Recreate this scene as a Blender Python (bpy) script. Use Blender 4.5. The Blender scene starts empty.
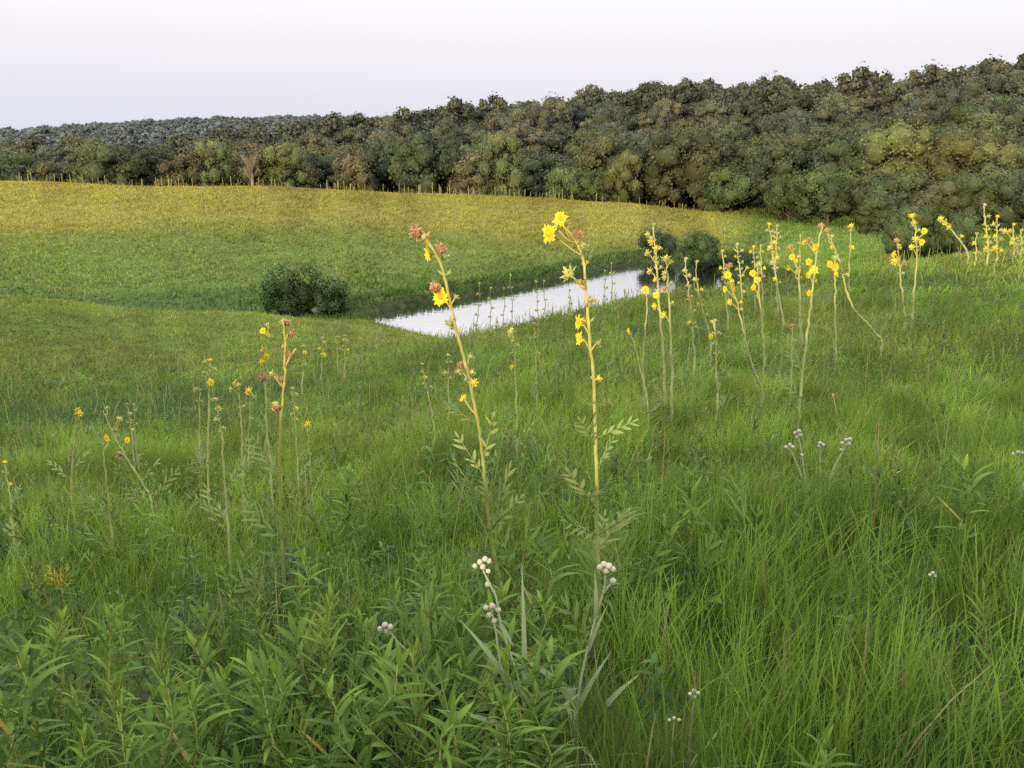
import bpy, math, random
import numpy as np
from mathutils import Vector, Matrix, Quaternion

random.seed(7)
RNG = np.random.default_rng(11)
R = math.radians
scene = bpy.context.scene
col = scene.collection

# ------------------------------------------------------------------ camera
F = 983.0
PITCH = R(14.5)
CP, SP = math.cos(PITCH), math.sin(PITCH)
cam_data = bpy.data.cameras.new('camera')
cam_data.sensor_width = 36.0
cam_data.lens = F / 1024 * 36.0
cam_data.clip_start = 0.05
cam_data.clip_end = 9000
cam = bpy.data.objects.new('camera', cam_data)
cam.location = (0, 0, 0)
cam.rotation_euler = (math.pi / 2 - PITCH, 0, 0)
col.objects.link(cam)
scene.camera = cam


def ray(u, v):
    a, b = (u - 512) / F, (384 - v) / F
    return np.array([a, CP + b * SP, -SP + b * CP])


def theta_of(u, v=250):
    d = ray(u, v)
    return math.atan2(d[0], d[1])


# ------------------------------------------------------------------ terrain
CAN = 0.28           # the survey points lie on the grass tops; the ground is this much lower
pts = []


def C(u, v, r):
    d = ray(u, v)
    h = math.hypot(d[0], d[1])
    c = CAN if r < 60 else 0.18
    pts.append((math.atan2(d[0], d[1]), math.log(r), d[2] / h * r - c))


def Z(u, r, z):
    pts.append((theta_of(u), math.log(r), z))


for u in (-60, 256, 512, 768, 1084):
    Z(u, 1.0, -1.6)
COLS = {
    0: [(768, 2.4), (660, 3.2), (560, 4.9), (480, 8), (440, 11.5), (402, 21), (372, 29), (330, 42), (293, 58), (300, 76), (270, 90), (240, 106), (210, 124), (181, 150)],
    256: [(768, 2.2), (660, 3.0), (560, 4.4), (480, 6.8), (430, 10.5), (400, 15.5), (383, 21), (360, 30), (330, 42), (310, 54), (290, 80), (240, 102), (210, 118), (185, 140)],
    400: [(480, 6.0), (430, 9.2), (385, 14), (360, 22), (338, 40), (328, 56), (300, 77), (265, 94), (240, 104), (192, 142)],
    470: [(380, 13), (350, 20), (328, 29)],
    512: [(768, 2.0), (660, 2.75), (560, 3.7), (480, 5.3), (420, 8), (380, 11.5), (350, 16.5), (330, 23), (319, 29), (265, 100), (240, 108), (215, 122), (195, 140)],
    640: [(420, 7.8), (380, 11), (340, 16), (310, 24), (292, 32), (255, 103), (240, 108), (222, 122), (205, 136)],
    768: [(768, 2.0), (660, 2.7), (560, 3.65), (480, 5.2), (420, 7.8), (380, 10.5), (340, 15), (300, 23), (279, 31), (240, 115), (221, 148)],
    700: [(216, 129)],
    730: [(224, 125)],
    820: [(222, 152)],
    880: [(380, 10.5), (330, 16), (290, 24.5), (259, 35), (243, 116), (225, 145)],
    1024: [(768, 2.2), (660, 2.8), (560, 3.7), (480, 5.3), (420, 8), (380, 10.8), (340, 15), (300, 21), (268, 28), (244, 38)],
}
for u, rows in COLS.items():
    for v, r in rows:
        C(u, v, r)
for u, r, z in [(0, 69, -12.4), (256, 66, -12.6), (400, 63, -12.7), (512, 42, -9.6), (512, 58, -12.7), (640, 45, -9.3), (640, 62, -12.9), (768, 45, -8.8), (768, 66, -12.7), (768, 88, -12.7),
                (512, 72, -13), (600, 80, -13), (680, 88, -12.9),
                (880, 52, -9), (880, 82, -11.9), (1024, 55, -8), (1024, 90, -11.7), (1024, 150, -12),
                (0, 205, -15.5), (256, 200, -15), (512, 190, -15), (640, 180, -14), (768, 158, -12.8),
                (0, 330, -16), (256, 330, -12), (380, 330, -6.8), (512, 330, -2.6), (640, 330, 1.5), (768, 330, 1.2), (900, 330, 3.8), (1024, 330, 8.6),
                (0, 520, -14), (256, 520, -14), (512, 520, -7), (768, 520, -3), (1024, 520, 4),
                (0, 1000, -6), (130, 1000, 1), (300, 1000, 7), (512, 1000, 2), (768, 1000, 0), (1024, 1000, 0),
                (0, 3500, -30), (512, 3500, -30), (1024, 3500, -30)]:
    Z(u, r, z)
P = np.array(pts)
TS = 1.7


def _phi(d2):
    return np.where(d2 > 1e-12, 0.5 * d2 * np.log(np.maximum(d2, 1e-12)), 0)


PX = np.stack([P[:, 0] * TS, P[:, 1]], 1)
n = len(P)
K = _phi(((PX[:, None] - PX[None]) ** 2).sum(-1)) + np.eye(n) * 0.0015
A = np.zeros((n + 3, n + 3))
A[:n, :n] = K
A[:n, n] = 1
A[:n, n + 1:] = PX
A[n, :n] = 1
A[n + 1:, :n] = PX.T
W = np.linalg.solve(A, np.concatenate([P[:, 2], np.zeros(3)]))


def tps(th, lr):
    th = np.asarray(th, float)
    lr = np.asarray(lr, float)
    out = np.empty(th.shape)
    tf, lf, of = th.ravel(), lr.ravel(), out.ravel()
    for i in range(0, len(tf), 60000):
        q = np.stack([tf[i:i + 60000] * TS, lf[i:i + 60000]], 1)
        d2 = ((q[:, None] - PX[None]) ** 2).sum(-1)
        of[i:i + 60000] = _phi(d2) @ W[:n] + W[n] + q @ W[n + 1:]
    return of.reshape(th.shape)


def sstep(a, b, x):
    t = np.clip((x - a) / (b - a), 0, 1)
    return t * t * (3 - 2 * t)


def vnoise(x, y, seed=0):
    x = np.asarray(x, float)
    y = np.asarray(y, float)
    xi, yi = np.floor(x).astype(np.int64), np.floor(y).astype(np.int64)
    fx, fy = x - xi, y - yi
    fx, fy = fx * fx * (3 - 2 * fx), fy * fy * (3 - 2 * fy)

    def h(a, b):
        k = (a * 374761393 + b * 668265263 + seed * 1442695) & 0x7fffffff
        k = ((k ^ (k >> 13)) * 1274126177) & 0x7fffffff
        return ((k ^ (k >> 16)) & 0xffff) / 65535.0
    return (h(xi, yi) * (1 - fx) + h(xi + 1, yi) * fx) * (1 - fy) + (h(xi, yi + 1) * (1 - fx) + h(xi + 1, yi + 1) * fx) * fy


def fbm(x, y, seed=0, o=3):
    s, a = 0, 1.0
    t = 0
    for i in range(o):
        s = s + a * vnoise(np.asarray(x) * 2 ** i + 17.3 * i, np.asarray(y) * 2 ** i - 9.1 * i, seed + i)
        t += a
        a *= 0.5
    return s / t


# sun: low, behind the camera and to the left
SUN_AZ = R(24)
SUN_EL = R(5.6)
TOSUN = Vector((-math.sin(SUN_AZ) * math.cos(SUN_EL), -math.cos(SUN_AZ) * math.cos(SUN_EL), math.sin(SUN_EL)))

WATER_Z = -12.5


def px_at(u, v, z):
    d = ray(u, v)
    k = z / d[2]
    return (d[0] * k, d[1] * k)


shore = [px_at(u, v, WATER_Z) for u, v in [(352, 315), (392, 310), (440, 302), (500, 291), (560, 279), (600, 271), (640, 263), (672, 263), (705, 270), (735, 276), (760, 283)]]
shore += [px_at(u, v, WATER_Z) for u, v in [(790, 300), (740, 325), (640, 345), (540, 352), (470, 350), (424, 340), (392, 331), (362, 322)]]
SHORE = np.array(shore)


def pond_dist(x, y):
    """Signed distance to the pond outline, negative inside."""
    x = np.asarray(x, float)
    y = np.asarray(y, float)
    d = np.full(x.shape, 1e9)
    inside = np.zeros(x.shape, bool)
    m = len(SHORE)
    for i in range(m):
        ax, ay = SHORE[i]
        bx, by = SHORE[(i + 1) % m]
        ex, ey = bx - ax, by - ay
        t = np.clip(((x - ax) * ex + (y - ay) * ey) / (ex * ex + ey * ey), 0, 1)
        d = np.minimum(d, np.hypot(x - ax - t * ex, y - ay - t * ey))
        c = ((ay > y) != (by > y)) & (x < (bx - ax) * (y - ay) / (by - ay + 1e-12) + ax)
        inside ^= c
    return np.where(inside, -d, d)


def ground(x, y):
    x = np.asarray(x, float)
    y = np.asarray(y, float)
    r = np.hypot(x, y)
    th = np.arctan2(x, y)
    lim = R(33)
    thc = np.clip(th, -lim, lim)
    rr = np.clip(r, 1.0, 3500)
    z = tps(thc, np.log(rr))
    z = np.where(r < 1.0, -1.6 + (z + 1.6) * r, z)
    # unseen hilltop behind the camera, raised to throw the foreground shadow
    s = -(x * math.sin(SUN_AZ) + y * math.cos(SUN_AZ))
    zb = -1.6 + 1.30 * sstep(0.0, 7, r) + 0.09 * (fbm(x / 3.1, y / 3.1, 5) - .5) * sstep(2, 6, r) - 0.00005 * np.maximum(r - 40, 0) ** 2
    zb = np.maximum(zb, -40)
    w = sstep(R(70), R(120), np.abs(th)) * sstep(0.5, 2.5, r)
    z = z * (1 - w) + zb * w
    z = z + sstep(4, 30, r) * 0.25 * (fbm(x / 6, y / 6, 2) - .5) + sstep(60, 160, r) * .5 * (fbm(x / 17, y / 17, 3) - .5)
    near = (r > 40) & (r < 130) & (np.abs(th) < R(40))
    if near.any():
        d = pond_dist(x[near], y[near]) if x.ndim else pond_dist(x, y)
        zi = z[near] if x.ndim else z
        bank = WATER_Z - .02 + np.clip(d * 0.6, 0, .75) + 0.02 * np.maximum(d - 1.3, 0)
        k = sstep(9, 1.5, d) if False else 1 - sstep(1.5, 9, d)
        up = np.maximum(zi, bank)
        lo = np.minimum(up, WATER_Z + 0.95 + d * 0.13)
        zi2 = np.where(d > 0, zi * (1 - k) + lo * k, np.minimum(zi, WATER_Z + np.clip(d * .5, -1.2, 0) - .02))
        if x.ndim:
            z = z.copy()
            z[near] = zi2
        else:
            z = zi2
    return z


def gz(x, y):
    return float(ground(np.array([x]), np.array([y]))[0])


def hit(u, v, can=CAN):
    """Where a line of sight meets the grass tops."""
    d = ray(u, v)
    h = math.hypot(d[0], d[1])
    rs = np.exp(np.linspace(math.log(1.7), math.log(170), 900))
    xs, ys = d[0] / h * rs, d[1] / h * rs
    g = ground(xs, ys) + can
    diff = d[2] / h * rs - g
    idx = np.where(diff <= 0)[0]
    i = idx[0] if len(idx) else int(np.argmin(diff[:700]))
    return xs[i], ys[i], float(g[i] - can)


# ------------------------------------------------------------------ helpers
def tag(o, label=None, cat=None, group=None, kind=None):
    if label:
        o['label'] = label
    if cat:
        o['category'] = cat
    if group:
        o['group'] = group
    if kind:
        o['kind'] = kind
    return o


def empty(name, loc, rz=0.0):
    o = bpy.data.objects.new(name, None)
    o.empty_display_size = 0.1
    o.location = loc
    o.rotation_euler = (0, 0, rz)
    col.objects.link(o)
    return o


def to_mesh(name, verts, faces, mat, cols=None, smooth=False):
    """faces: a list of tuples or an (N,4)/(N,3) int array."""
    me = bpy.data.meshes.new(name)
    verts = np.asarray(verts, np.float32)
    if isinstance(faces, np.ndarray):
        nf, k = faces.shape
        me.vertices.add(len(verts))
        me.vertices.foreach_set('co', verts.ravel())
        me.loops.add(nf * k)
        me.loops.foreach_set('vertex_index', faces.astype(np.int32).ravel())
        me.polygons.add(nf)
        me.polygons.foreach_set('loop_start', np.arange(0, nf * k, k, dtype=np.int32))
        me.update(calc_edges=True)
    else:
        me.from_pydata([tuple(map(float, v)) for v in verts], [], faces)
        me.update()
    if cols is not None:
        a = me.color_attributes.new('Col', 'FLOAT_COLOR', 'POINT')
        c = np.ones((len(verts), 4), np.float32)
        c[:, :3] = cols
        a.data.foreach_set('color', c.ravel())
    if smooth:
        me.polygons.foreach_set('use_smooth', np.ones(len(me.polygons), bool))
    me.materials.append(mat)
    return me


def link(name, me, parent=None, loc=None, quat=None, scale=None):
    o = bpy.data.objects.new(name, me)
    col.objects.link(o)
    if parent is not None:
        o.parent = parent
    if loc is not None:
        o.location = loc
    if quat is not None:
        o.rotation_mode = 'QUATERNION'
        o.rotation_quaternion = quat
    if scale is not None:
        o.scale = (scale,) * 3 if not hasattr(scale, '__len__') else scale
    return o


def copy_tree(o, parent=None):
    c = o.copy()
    col.objects.link(c)
    c.parent = parent
    for ch in o.children:
        copy_tree(ch, c)
    return c


class MB:
    def __init__(self):
        self.v, self.f, self.c = [], [], []

    def add(self, v, f, c):
        k = len(self.v)
        self.v += [tuple(p) for p in v]
        self.f += [tuple(i + k for i in q) for q in f]
        if hasattr(c[0], '__len__'):
            self.c += [tuple(x) for x in c]
        else:
            self.c += [tuple(c)] * len(v)

    def tube(self, P_, rad, c, sides=6):
        P_ = [Vector(p) for p in P_]
        vs, fs, cs = [], [], []
        up = Vector((0.31, 0.17, 0.93))
        for i, p in enumerate(P_):
            t = (P_[min(i + 1, len(P_) - 1)] - P_[max(i - 1, 0)])
            t = t.normalized() if t.length > 1e-9 else Vector((0, 0, 1))
            a = t.cross(up if abs(t.dot(up)) < .95 else Vector((1, 0, 0))).normalized()
            b = t.cross(a)
            rr = rad[i] if hasattr(rad, '__len__') else rad
            cc = c[i] if hasattr(c[0], '__len__') else c
            for k in range(sides):
                an = 2 * math.pi * k / sides
                vs.append(p + (a * math.cos(an) + b * math.sin(an)) * rr)
                cs.append(cc)
        for i in range(len(P_) - 1):
            for k in range(sides):
                k2 = (k + 1) % sides
                fs.append((i * sides + k, i * sides + k2, (i + 1) * sides + k2, (i + 1) * sides + k))
        fs.append(tuple(range((len(P_) - 1) * sides, len(P_) * sides)))
        self.add(vs, fs, cs)

    def blade(self, base, d, nrm, length, width, c, bend=0.0, seg=4, fold=0.12, prof=None):
        """A lance-shaped leaf from base along d, its face towards nrm."""
        d = Vector(d).normalized()
        nrm = Vector(nrm)
        s = d.cross(nrm)
        s = s.normalized() if s.length > 1e-6 else Vector((1, 0, 0))
        nn = s.cross(d).normalized()
        vs, cs = [], []
        for i in range(seg + 1):
            t = i / seg
            w = (prof(t) if prof else math.sin(math.pi * min(1, (t * .92 + .08)) ** .8) ** .9) * width / 2
            ctr = Vector(base) + d * (length * t * (1 - .25 * abs(bend) * t)) - nn * (bend * length * t * t)
            cc = [c[j] * (0.92 + .16 * t) for j in range(3)]
            vs += [ctr + s * w + nn * fold * w, ctr, ctr - s * w + nn * fold * w]
            cs += [cc, [x * 1.18 for x in cc], cc]
        fs = []
        for i in range(seg):
            k = i * 3
            fs += [(k, k + 1, k + 4, k + 3), (k + 1, k + 2, k + 5, k + 4)]
        self.add(vs, fs, cs)

    def mesh(self, name, mat, smooth=True):
        return to_mesh(name, self.v, self.f, mat, np.array(self.c, np.float32), smooth)


# ------------------------------------------------------------------ materials
def nodes_of(name):
    m = bpy.data.materials.new(name)
    m.use_nodes = True
    nt = m.node_tree
    nt.nodes.clear()
    return m, nt, nt.nodes, nt.links


def leaf_material(name, transl=0.3, rough=0.55, spec=0.25, jitter=0.25, hue=0.03, gain=1.0, noise_scale=None):
    m, nt, N, L = nodes_of(name)
    out = N.new('ShaderNodeOutputMaterial')
    at = N.new('ShaderNodeAttribute')
    at.attribute_name = 'Col'
    oi = N.new('ShaderNodeObjectInfo')
    hs = N.new('ShaderNodeHueSaturation')
    mv = N.new('ShaderNodeMapRange')
    mv.inputs[3].default_value = gain * (1 - jitter)
    mv.inputs[4].default_value = gain * (1 + jitter)
    L.new(oi.outputs['Random'], mv.inputs[0])
    mh = N.new('ShaderNodeMapRange')
    mul = N.new('ShaderNodeMath')
    mul.operation = 'MULTIPLY'
    mul.inputs[1].default_value = 7.31
    fr = N.new('ShaderNodeMath')
    fr.operation = 'FRACT'
    L.new(oi.outputs['Random'], mul.inputs[0])
    L.new(mul.outputs[0], fr.inputs[0])
    L.new(fr.outputs[0], mh.inputs[0])
    mh.inputs[3].default_value = .5 - hue
    mh.inputs[4].default_value = .5 + hue
    L.new(mh.outputs[0], hs.inputs['Hue'])
    src = mv.outputs[0]
    if noise_scale:
        g = N.new('ShaderNodeNewGeometry')
        nz = N.new('ShaderNodeTexNoise')
        nz.inputs['Scale'].default_value = noise_scale
        nz.inputs['Detail'].default_value = 3
        L.new(g.outputs['Position'], nz.inputs['Vector'])
        nr = N.new('ShaderNodeMapRange')
        nr.inputs[1].default_value = .3
        nr.inputs[2].default_value = .7
        nr.inputs[3].default_value = .75
        nr.inputs[4].default_value = 1.25
        L.new(nz.outputs['Fac'], nr.inputs[0])
        mm = N.new('ShaderNodeMath')
        mm.operation = 'MULTIPLY'
        L.new(src, mm.inputs[0])
        L.new(nr.outputs[0], mm.inputs[1])
        src = mm.outputs[0]
    L.new(src, hs.inputs['Value'])
    L.new(at.outputs['Color'], hs.inputs['Color'])
    bs = N.new('ShaderNodeBsdfPrincipled')
    bs.inputs['Roughness'].default_value = rough
    bs.inputs['Specular IOR Level'].default_value = spec
    L.new(hs.outputs[0], bs.inputs['Base Color'])
    if transl > 0:
        tr = N.new('ShaderNodeBsdfTranslucent')
        L.new(hs.outputs[0], tr.inputs['Color'])
        mx = N.new('ShaderNodeMixShader')
        mx.inputs[0].default_value = transl
        L.new(bs.outputs[0], mx.inputs[1])
        L.new(tr.outputs[0], mx.inputs[2])
        L.new(mx.outputs[0], out.inputs[0])
    else:
        L.new(bs.outputs[0], out.inputs[0])
    return m


M_GRASS = leaf_material('grass_blades', .4, .6, .12, 0.0, 0.0, noise_scale=.9)
M_FORB = leaf_material('forb_leaves', .35, .6, .12, .14, .012)
M_STEM = leaf_material('plant_stem', 0.12, .6, .2, .10, .008)
M_PETAL = leaf_material('yellow_petals', .35, .6, .1, .08, .008)
M_HEAD = leaf_material('seed_heads', .15, .8, .1, .12, .01)
M_WHITE = leaf_material('white_flower_heads', .1, .8, .1, .06, .005)
M_TREE = leaf_material('tree_leaves', .22, .8, .05, .22, .012, noise_scale=.22)
M_SHRUB = leaf_material('shrub_leaves', .35, .65, .15, .12, .01, noise_scale=.8)
M_BARK = leaf_material('bark', 0, .9, .1, .15, .01, noise_scale=4)


def ground_material():
    m, nt, N, L = nodes_of('prairie_ground')
    out = N.new('ShaderNodeOutputMaterial')
    bs = N.new('ShaderNodeBsdfPrincipled')
    bs.inputs['Roughness'].default_value = .95
    bs.inputs['Specular IOR Level'].default_value = .05
    at = N.new('ShaderNodeAttribute')
    at.attribute_name = 'Col'
    g = N.new('ShaderNodeNewGeometry')

    def noise(scale, detail, lo, hi, a, b):
        nz = N.new('ShaderNodeTexNoise')
        nz.inputs['Scale'].default_value = scale
        nz.inputs['Detail'].default_value = detail
        nz.inputs['Roughness'].default_value = .65
        L.new(g.outputs['Position'], nz.inputs['Vector'])
        r = N.new('ShaderNodeMapRange')
        r.inputs[1].default_value, r.inputs[2].default_value = lo, hi
        r.inputs[3].default_value, r.inputs[4].default_value = a, b
        L.new(nz.outputs['Fac'], r.inputs[0])
        return r.outputs[0]
    a = noise(.35, 6, .3, .7, .72, 1.3)
    b = noise(3.0, 5, .3, .7, .7, 1.3)
    mu = N.new('ShaderNodeMath')
    mu.operation = 'MULTIPLY'
    L.new(a, mu.inputs[0])
    L.new(b, mu.inputs[1])
    hs = N.new('ShaderNodeHueSaturation')
    L.new(mu.outputs[0], hs.inputs['Value'])
    L.new(noise(.8, 4, .3, .7, .485, .515), hs.inputs['Hue'])
    L.new(at.outputs['Color'], hs.inputs['Color'])
    L.new(hs.outputs[0], bs.inputs['Base Color'])
    bp = N.new('ShaderNodeBump')
    bp.inputs['Strength'].default_value = .8
    bp.inputs['Distance'].default_value = .15
    L.new(b, bp.inputs['Height'])
    L.new(bp.outputs[0], bs.inputs['Normal'])
    L.new(bs.outputs[0], out.inputs[0])
    return m


M_GROUND = ground_material()


def meadow_color(x, y, kind='grass'):
    """Mean plant colour by place: fresh green near, far hill painted sunlit gold over shaded green, dark blue green in the swale."""
    r = np.hypot(x, y)
    th = np.arctan2(x, y)
    u = 512 + F * np.tan(th)
    far_ = sstep(60, 100, r)
    n1 = fbm(x / (1.2 + r * .05), y / (1.2 + r * .05), 21)
    n2 = fbm(x / (.5 + r * .02), y / (.5 + r * .02), 33)
    n1 = n1 * (1 - .5 * far_) + .55 * .5 * far_
    n2 = n2 * (1 - .6 * far_) + .5 * .6 * far_
    base = np.stack([0.178 + 0 * r, 0.278 + 0 * r, 0.046 + 0 * r], -1)
    yel = np.array([0.225, 0.255, 0.05])
    drk = np.array([0.11, 0.19, 0.044])
    k = (sstep(.45, .75, n1) * (.4 + .6 * sstep(4, 12, r)))[..., None]
    base = base * (1 - k * .55) + yel * k * .55
    k = sstep(.5, .75, n2)[..., None]
    base = base * (1 - k * .6) + drk * k * .6
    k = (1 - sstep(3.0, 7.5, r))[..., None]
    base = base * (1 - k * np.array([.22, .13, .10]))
    # swale between the two rises, on the left
    sw = np.exp(-((np.log(r) - math.log(19)) / .26) ** 2) * (1 - sstep(240, 400, u))
    base = base * (1 - .75 * sw[..., None]) + np.array([.08, .145, .05]) * .75 * sw[..., None]
    # rise beyond the swale, then the far hill
    k = (sstep(30, 48, r) * (1 - sstep(60, 80, r)))[..., None]
    base = base * (1 - .8 * k) + np.array([.225, .295, .062]) * .8 * k  # crest lightened as if lit, painted into the plant colour
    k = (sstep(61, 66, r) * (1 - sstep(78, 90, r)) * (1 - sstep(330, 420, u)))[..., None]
    base = base * (1 - .85 * k) + np.array([.075, .13, .045]) * .85 * k  # dark fold behind the crest: shade painted into the colour
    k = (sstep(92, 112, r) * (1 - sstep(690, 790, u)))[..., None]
    base = base * (1 - .85 * k) + np.array([.262, .236, .058]) * .85 * k  # upper far hill golden: low sunlight painted into the plant colour
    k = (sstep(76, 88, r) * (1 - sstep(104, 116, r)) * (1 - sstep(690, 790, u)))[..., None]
    base = base * (1 - .8 * k) + np.array([.125, .175, .05]) * .8 * k  # lower far hill darker: the shadow across it painted in too
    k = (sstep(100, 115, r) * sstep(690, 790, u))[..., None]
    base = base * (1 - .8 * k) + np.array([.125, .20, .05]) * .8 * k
    return base


# ------------------------------------------------------------------ ground sheet
def build_ground():
    th = np.concatenate([np.linspace(-180, -46, 40, endpoint=False), np.linspace(-46, 46, 300), np.linspace(46, 180, 41)[1:-1]])
    th = np.radians(th)
    rr = np.concatenate([[0.15, .4, .7], np.exp(np.linspace(0, math.log(30), 90)), np.exp(np.linspace(math.log(30), math.log(160), 170))[1:], np.exp(np.linspace(math.log(160), math.log(4000), 70))[1:]])
    T, RR = np.meshgrid(th, rr)
    x, y = RR * np.sin(T), RR * np.cos(T)
    z = ground(x.ravel(), y.ravel()).reshape(x.shape)
    nr, nt_ = x.shape
    V = np.stack([x, y, z], -1).reshape(-1, 3)
    i = np.arange(nr - 1)[:, None] * nt_
    j = np.arange(nt_)[None]
    j2 = (j + 1) % nt_
    f = np.stack([i + j, i + nt_ + j, i + nt_ + j2, i + j2], -1).reshape(-1, 4)[:, ::-1]
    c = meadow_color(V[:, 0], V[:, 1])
    r = np.hypot(V[:, 0], V[:, 1])
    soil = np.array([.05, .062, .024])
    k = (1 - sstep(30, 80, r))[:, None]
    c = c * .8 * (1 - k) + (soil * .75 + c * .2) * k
    d = pond_dist(V[:, 0], V[:, 1])
    k = (1 - sstep(.9, 1.7, d))[:, None] * ((r > 40) & (r < 130))[:, None]
    c = c * (1 - k) + np.array([.06, .072, .032]) * k
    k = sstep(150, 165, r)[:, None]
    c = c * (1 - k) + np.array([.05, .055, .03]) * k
    # centre fan
    V = np.concatenate([V, [[0, 0, -1.6]]])
    c = np.concatenate([c, [soil]])
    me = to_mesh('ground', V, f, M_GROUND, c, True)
    o = link('ground', me)
    tag(o, 'rolling prairie ground of green hills running down to a pond', 'ground', kind='structure')


build_ground()


def build_water():
    m, nt, N, L = nodes_of('pond_water')
    out = N.new('ShaderNodeOutputMaterial')
    bs = N.new('ShaderNodeBsdfPrincipled')
    bs.inputs['Base Color'].default_value = (.035, .04, .028, 1)
    bs.inputs['Roughness'].default_value = .04
    bs.inputs['IOR'].default_value = 1.9
    bs.inputs['Specular IOR Level'].default_value = .8
    g = N.new('ShaderNodeNewGeometry')
    mp = N.new('ShaderNodeMapping')
    mp.inputs['Scale'].default_value = (1.0, 1.0, 1)
    L.new(g.outputs['Position'], mp.inputs[0])
    nz = N.new('ShaderNodeTexNoise')
    nz.inputs['Scale'].default_value = 1.7
    nz.inputs['Detail'].default_value = 4
    L.new(mp.outputs[0], nz.inputs['Vector'])
    bp = N.new('ShaderNodeBump')
    bp.inputs['Strength'].default_value = .2
    bp.inputs['Distance'].default_value = .05
    L.new(nz.outputs['Fac'], bp.inputs['Height'])
    L.new(bp.outputs[0], bs.inputs['Normal'])
    gl = N.new('ShaderNodeBsdfGlossy')
    gl.inputs['Roughness'].default_value = .05
    gl.inputs['Color'].default_value = (.80, .80, .85, 1)
    L.new(bp.outputs[0], gl.inputs['Normal'])
    mx = N.new('ShaderNodeMixShader')
    mx.inputs[0].default_value = .62
    L.new(bs.outputs[0], mx.inputs[1])
    L.new(gl.outputs[0], mx.inputs[2])
    L.new(mx.outputs[0], out.inputs[0])
    ctr = SHORE.mean(0)
    ring = SHORE + (SHORE - ctr) / np.linalg.norm(SHORE - ctr, axis=1)[:, None] * 1.2
    V = [(x, y, WATER_Z) for x, y in ring]
    me = to_mesh('pond_water', V, [tuple(range(len(V)))], m)
    if me.polygons[0].normal.z < 0:
        me.flip_normals()
    tag(link('pond_water', me), 'pale pond mirroring the white sky between the grassy hills', 'pond', kind='structure')


build_water()


# ------------------------------------------------------------------ grass
def blades(name, x, y, h, w, seg, cols, lean=.25, label='', curl=.35, tip=.12):
    N_ = len(x)
    z = ground(x, y) - .02
    az = RNG.uniform(0, 2 * np.pi, N_)
    ld = RNG.uniform(0, 2 * np.pi, N_)
    wind = .5
    lx = np.cos(ld) + wind * .5
    ly = np.sin(ld)
    bend = np.abs(RNG.normal(lean, lean * .6, N_))
    t = np.linspace(0, 1, seg + 1)
    T = t[None, :, None]
    base = np.stack([x, y, z], -1)[:, None, :]
    up = np.array([0, 0, 1.0])
    Ld = np.stack([lx, ly, 0 * lx], -1)[:, None, :]
    H = h[:, None, None]
    B = bend[:, None, None]
    ctr = base + H * (up * (T - curl * B * T * T) + Ld * B * (.35 * T + .65 * T * T))
    side = np.stack([np.cos(az), np.sin(az), 0 * az], -1)[:, None, :]
    prof = (1 - t) ** .7 * (1 - .35 * (1 - t) ** 4) + tip * t
    wv = w[:, None, None] * prof[None, :, None] * .5
    V = np.stack([ctr - side * wv, ctr + side * wv], 2).reshape(-1, 3)
    per = 2 * (seg + 1)
    q = np.arange(seg)[:, None] * 2 + np.array([0, 1, 3, 2])[None]
    f = (np.arange(N_)[:, None, None] * per + q[None]).reshape(-1, 4)
    shade = (.78 + .34 * t)[None, :, None]  # darker roots: shade between the blades painted into their colour
    tipy = np.array([1.06, 1.04, .95])
    cc = cols[:, None, :] * shade * (1 + (tipy - 1) * T)
    cc = np.repeat(cc, 2, axis=1).reshape(-1, 3)
    me = to_mesh(name, V, f, M_GRASS, cc, True)
    o = link(name, me)
    tag(o, label, 'grass', kind='stuff')
    return o


def scatter(r0, r1, th_deg, density, u_lim=None):
    th = R(th_deg)
    nn = int(density * th * (r1 * r1 - r0 * r0))
    rr = np.sqrt(RNG.uniform(r0 * r0, r1 * r1, nn))
    tt = RNG.uniform(-th, th, nn)
    return rr * np.sin(tt), rr * np.cos(tt)


def forb_mask(x, y):
    """1 where leafy forbs crowd the grass out: mostly the near left."""
    r = np.hypot(x, y)
    u = 512 + F * x / np.maximum(y, .3)
    n = fbm(x / .8, y / .8, 61)
    left = 1 - sstep(420, 640, u)
    return np.clip(left * (1 - sstep(3.6, 5.2, r)) * (.55 + .9 * n) + sstep(.58, .72, fbm(x / 1.7, y / 1.7, 71)) * .6, 0, 1)


def grass_cols(x, y, dry=.05):
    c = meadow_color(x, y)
    N_ = len(x)
    c = c * RNG.uniform(.72, 1.25, N_)[:, None]
    rr_ = np.hypot(x, y)
    sc = .10 + .028 * rr_
    m_ = fbm(x / sc, y / sc, 91, 2)
    c = c * (.78 + .46 * sstep(.25, .75, m_))[:, None]
    k = RNG.uniform(0, 1, N_)
    yl = (k > .75)[:, None]
    c = np.where(yl, c * np.array([1.18, 1.1, .9]), c)
    dr = (k < dry)[:, None]
    c = np.where(dr, np.array([.30, .25, .13]) * RNG.uniform(.6, 1.1, N_)[:, None], c)
    return c


def tufted(x, y, spread, k):
    """Pull the blades together into tussocks."""
    cx = np.floor(x / k + vnoise(x / k, y / k, 9)) * k
    return x + RNG.normal(0, spread, len(x)), y + RNG.normal(0, spread, len(x))


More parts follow.
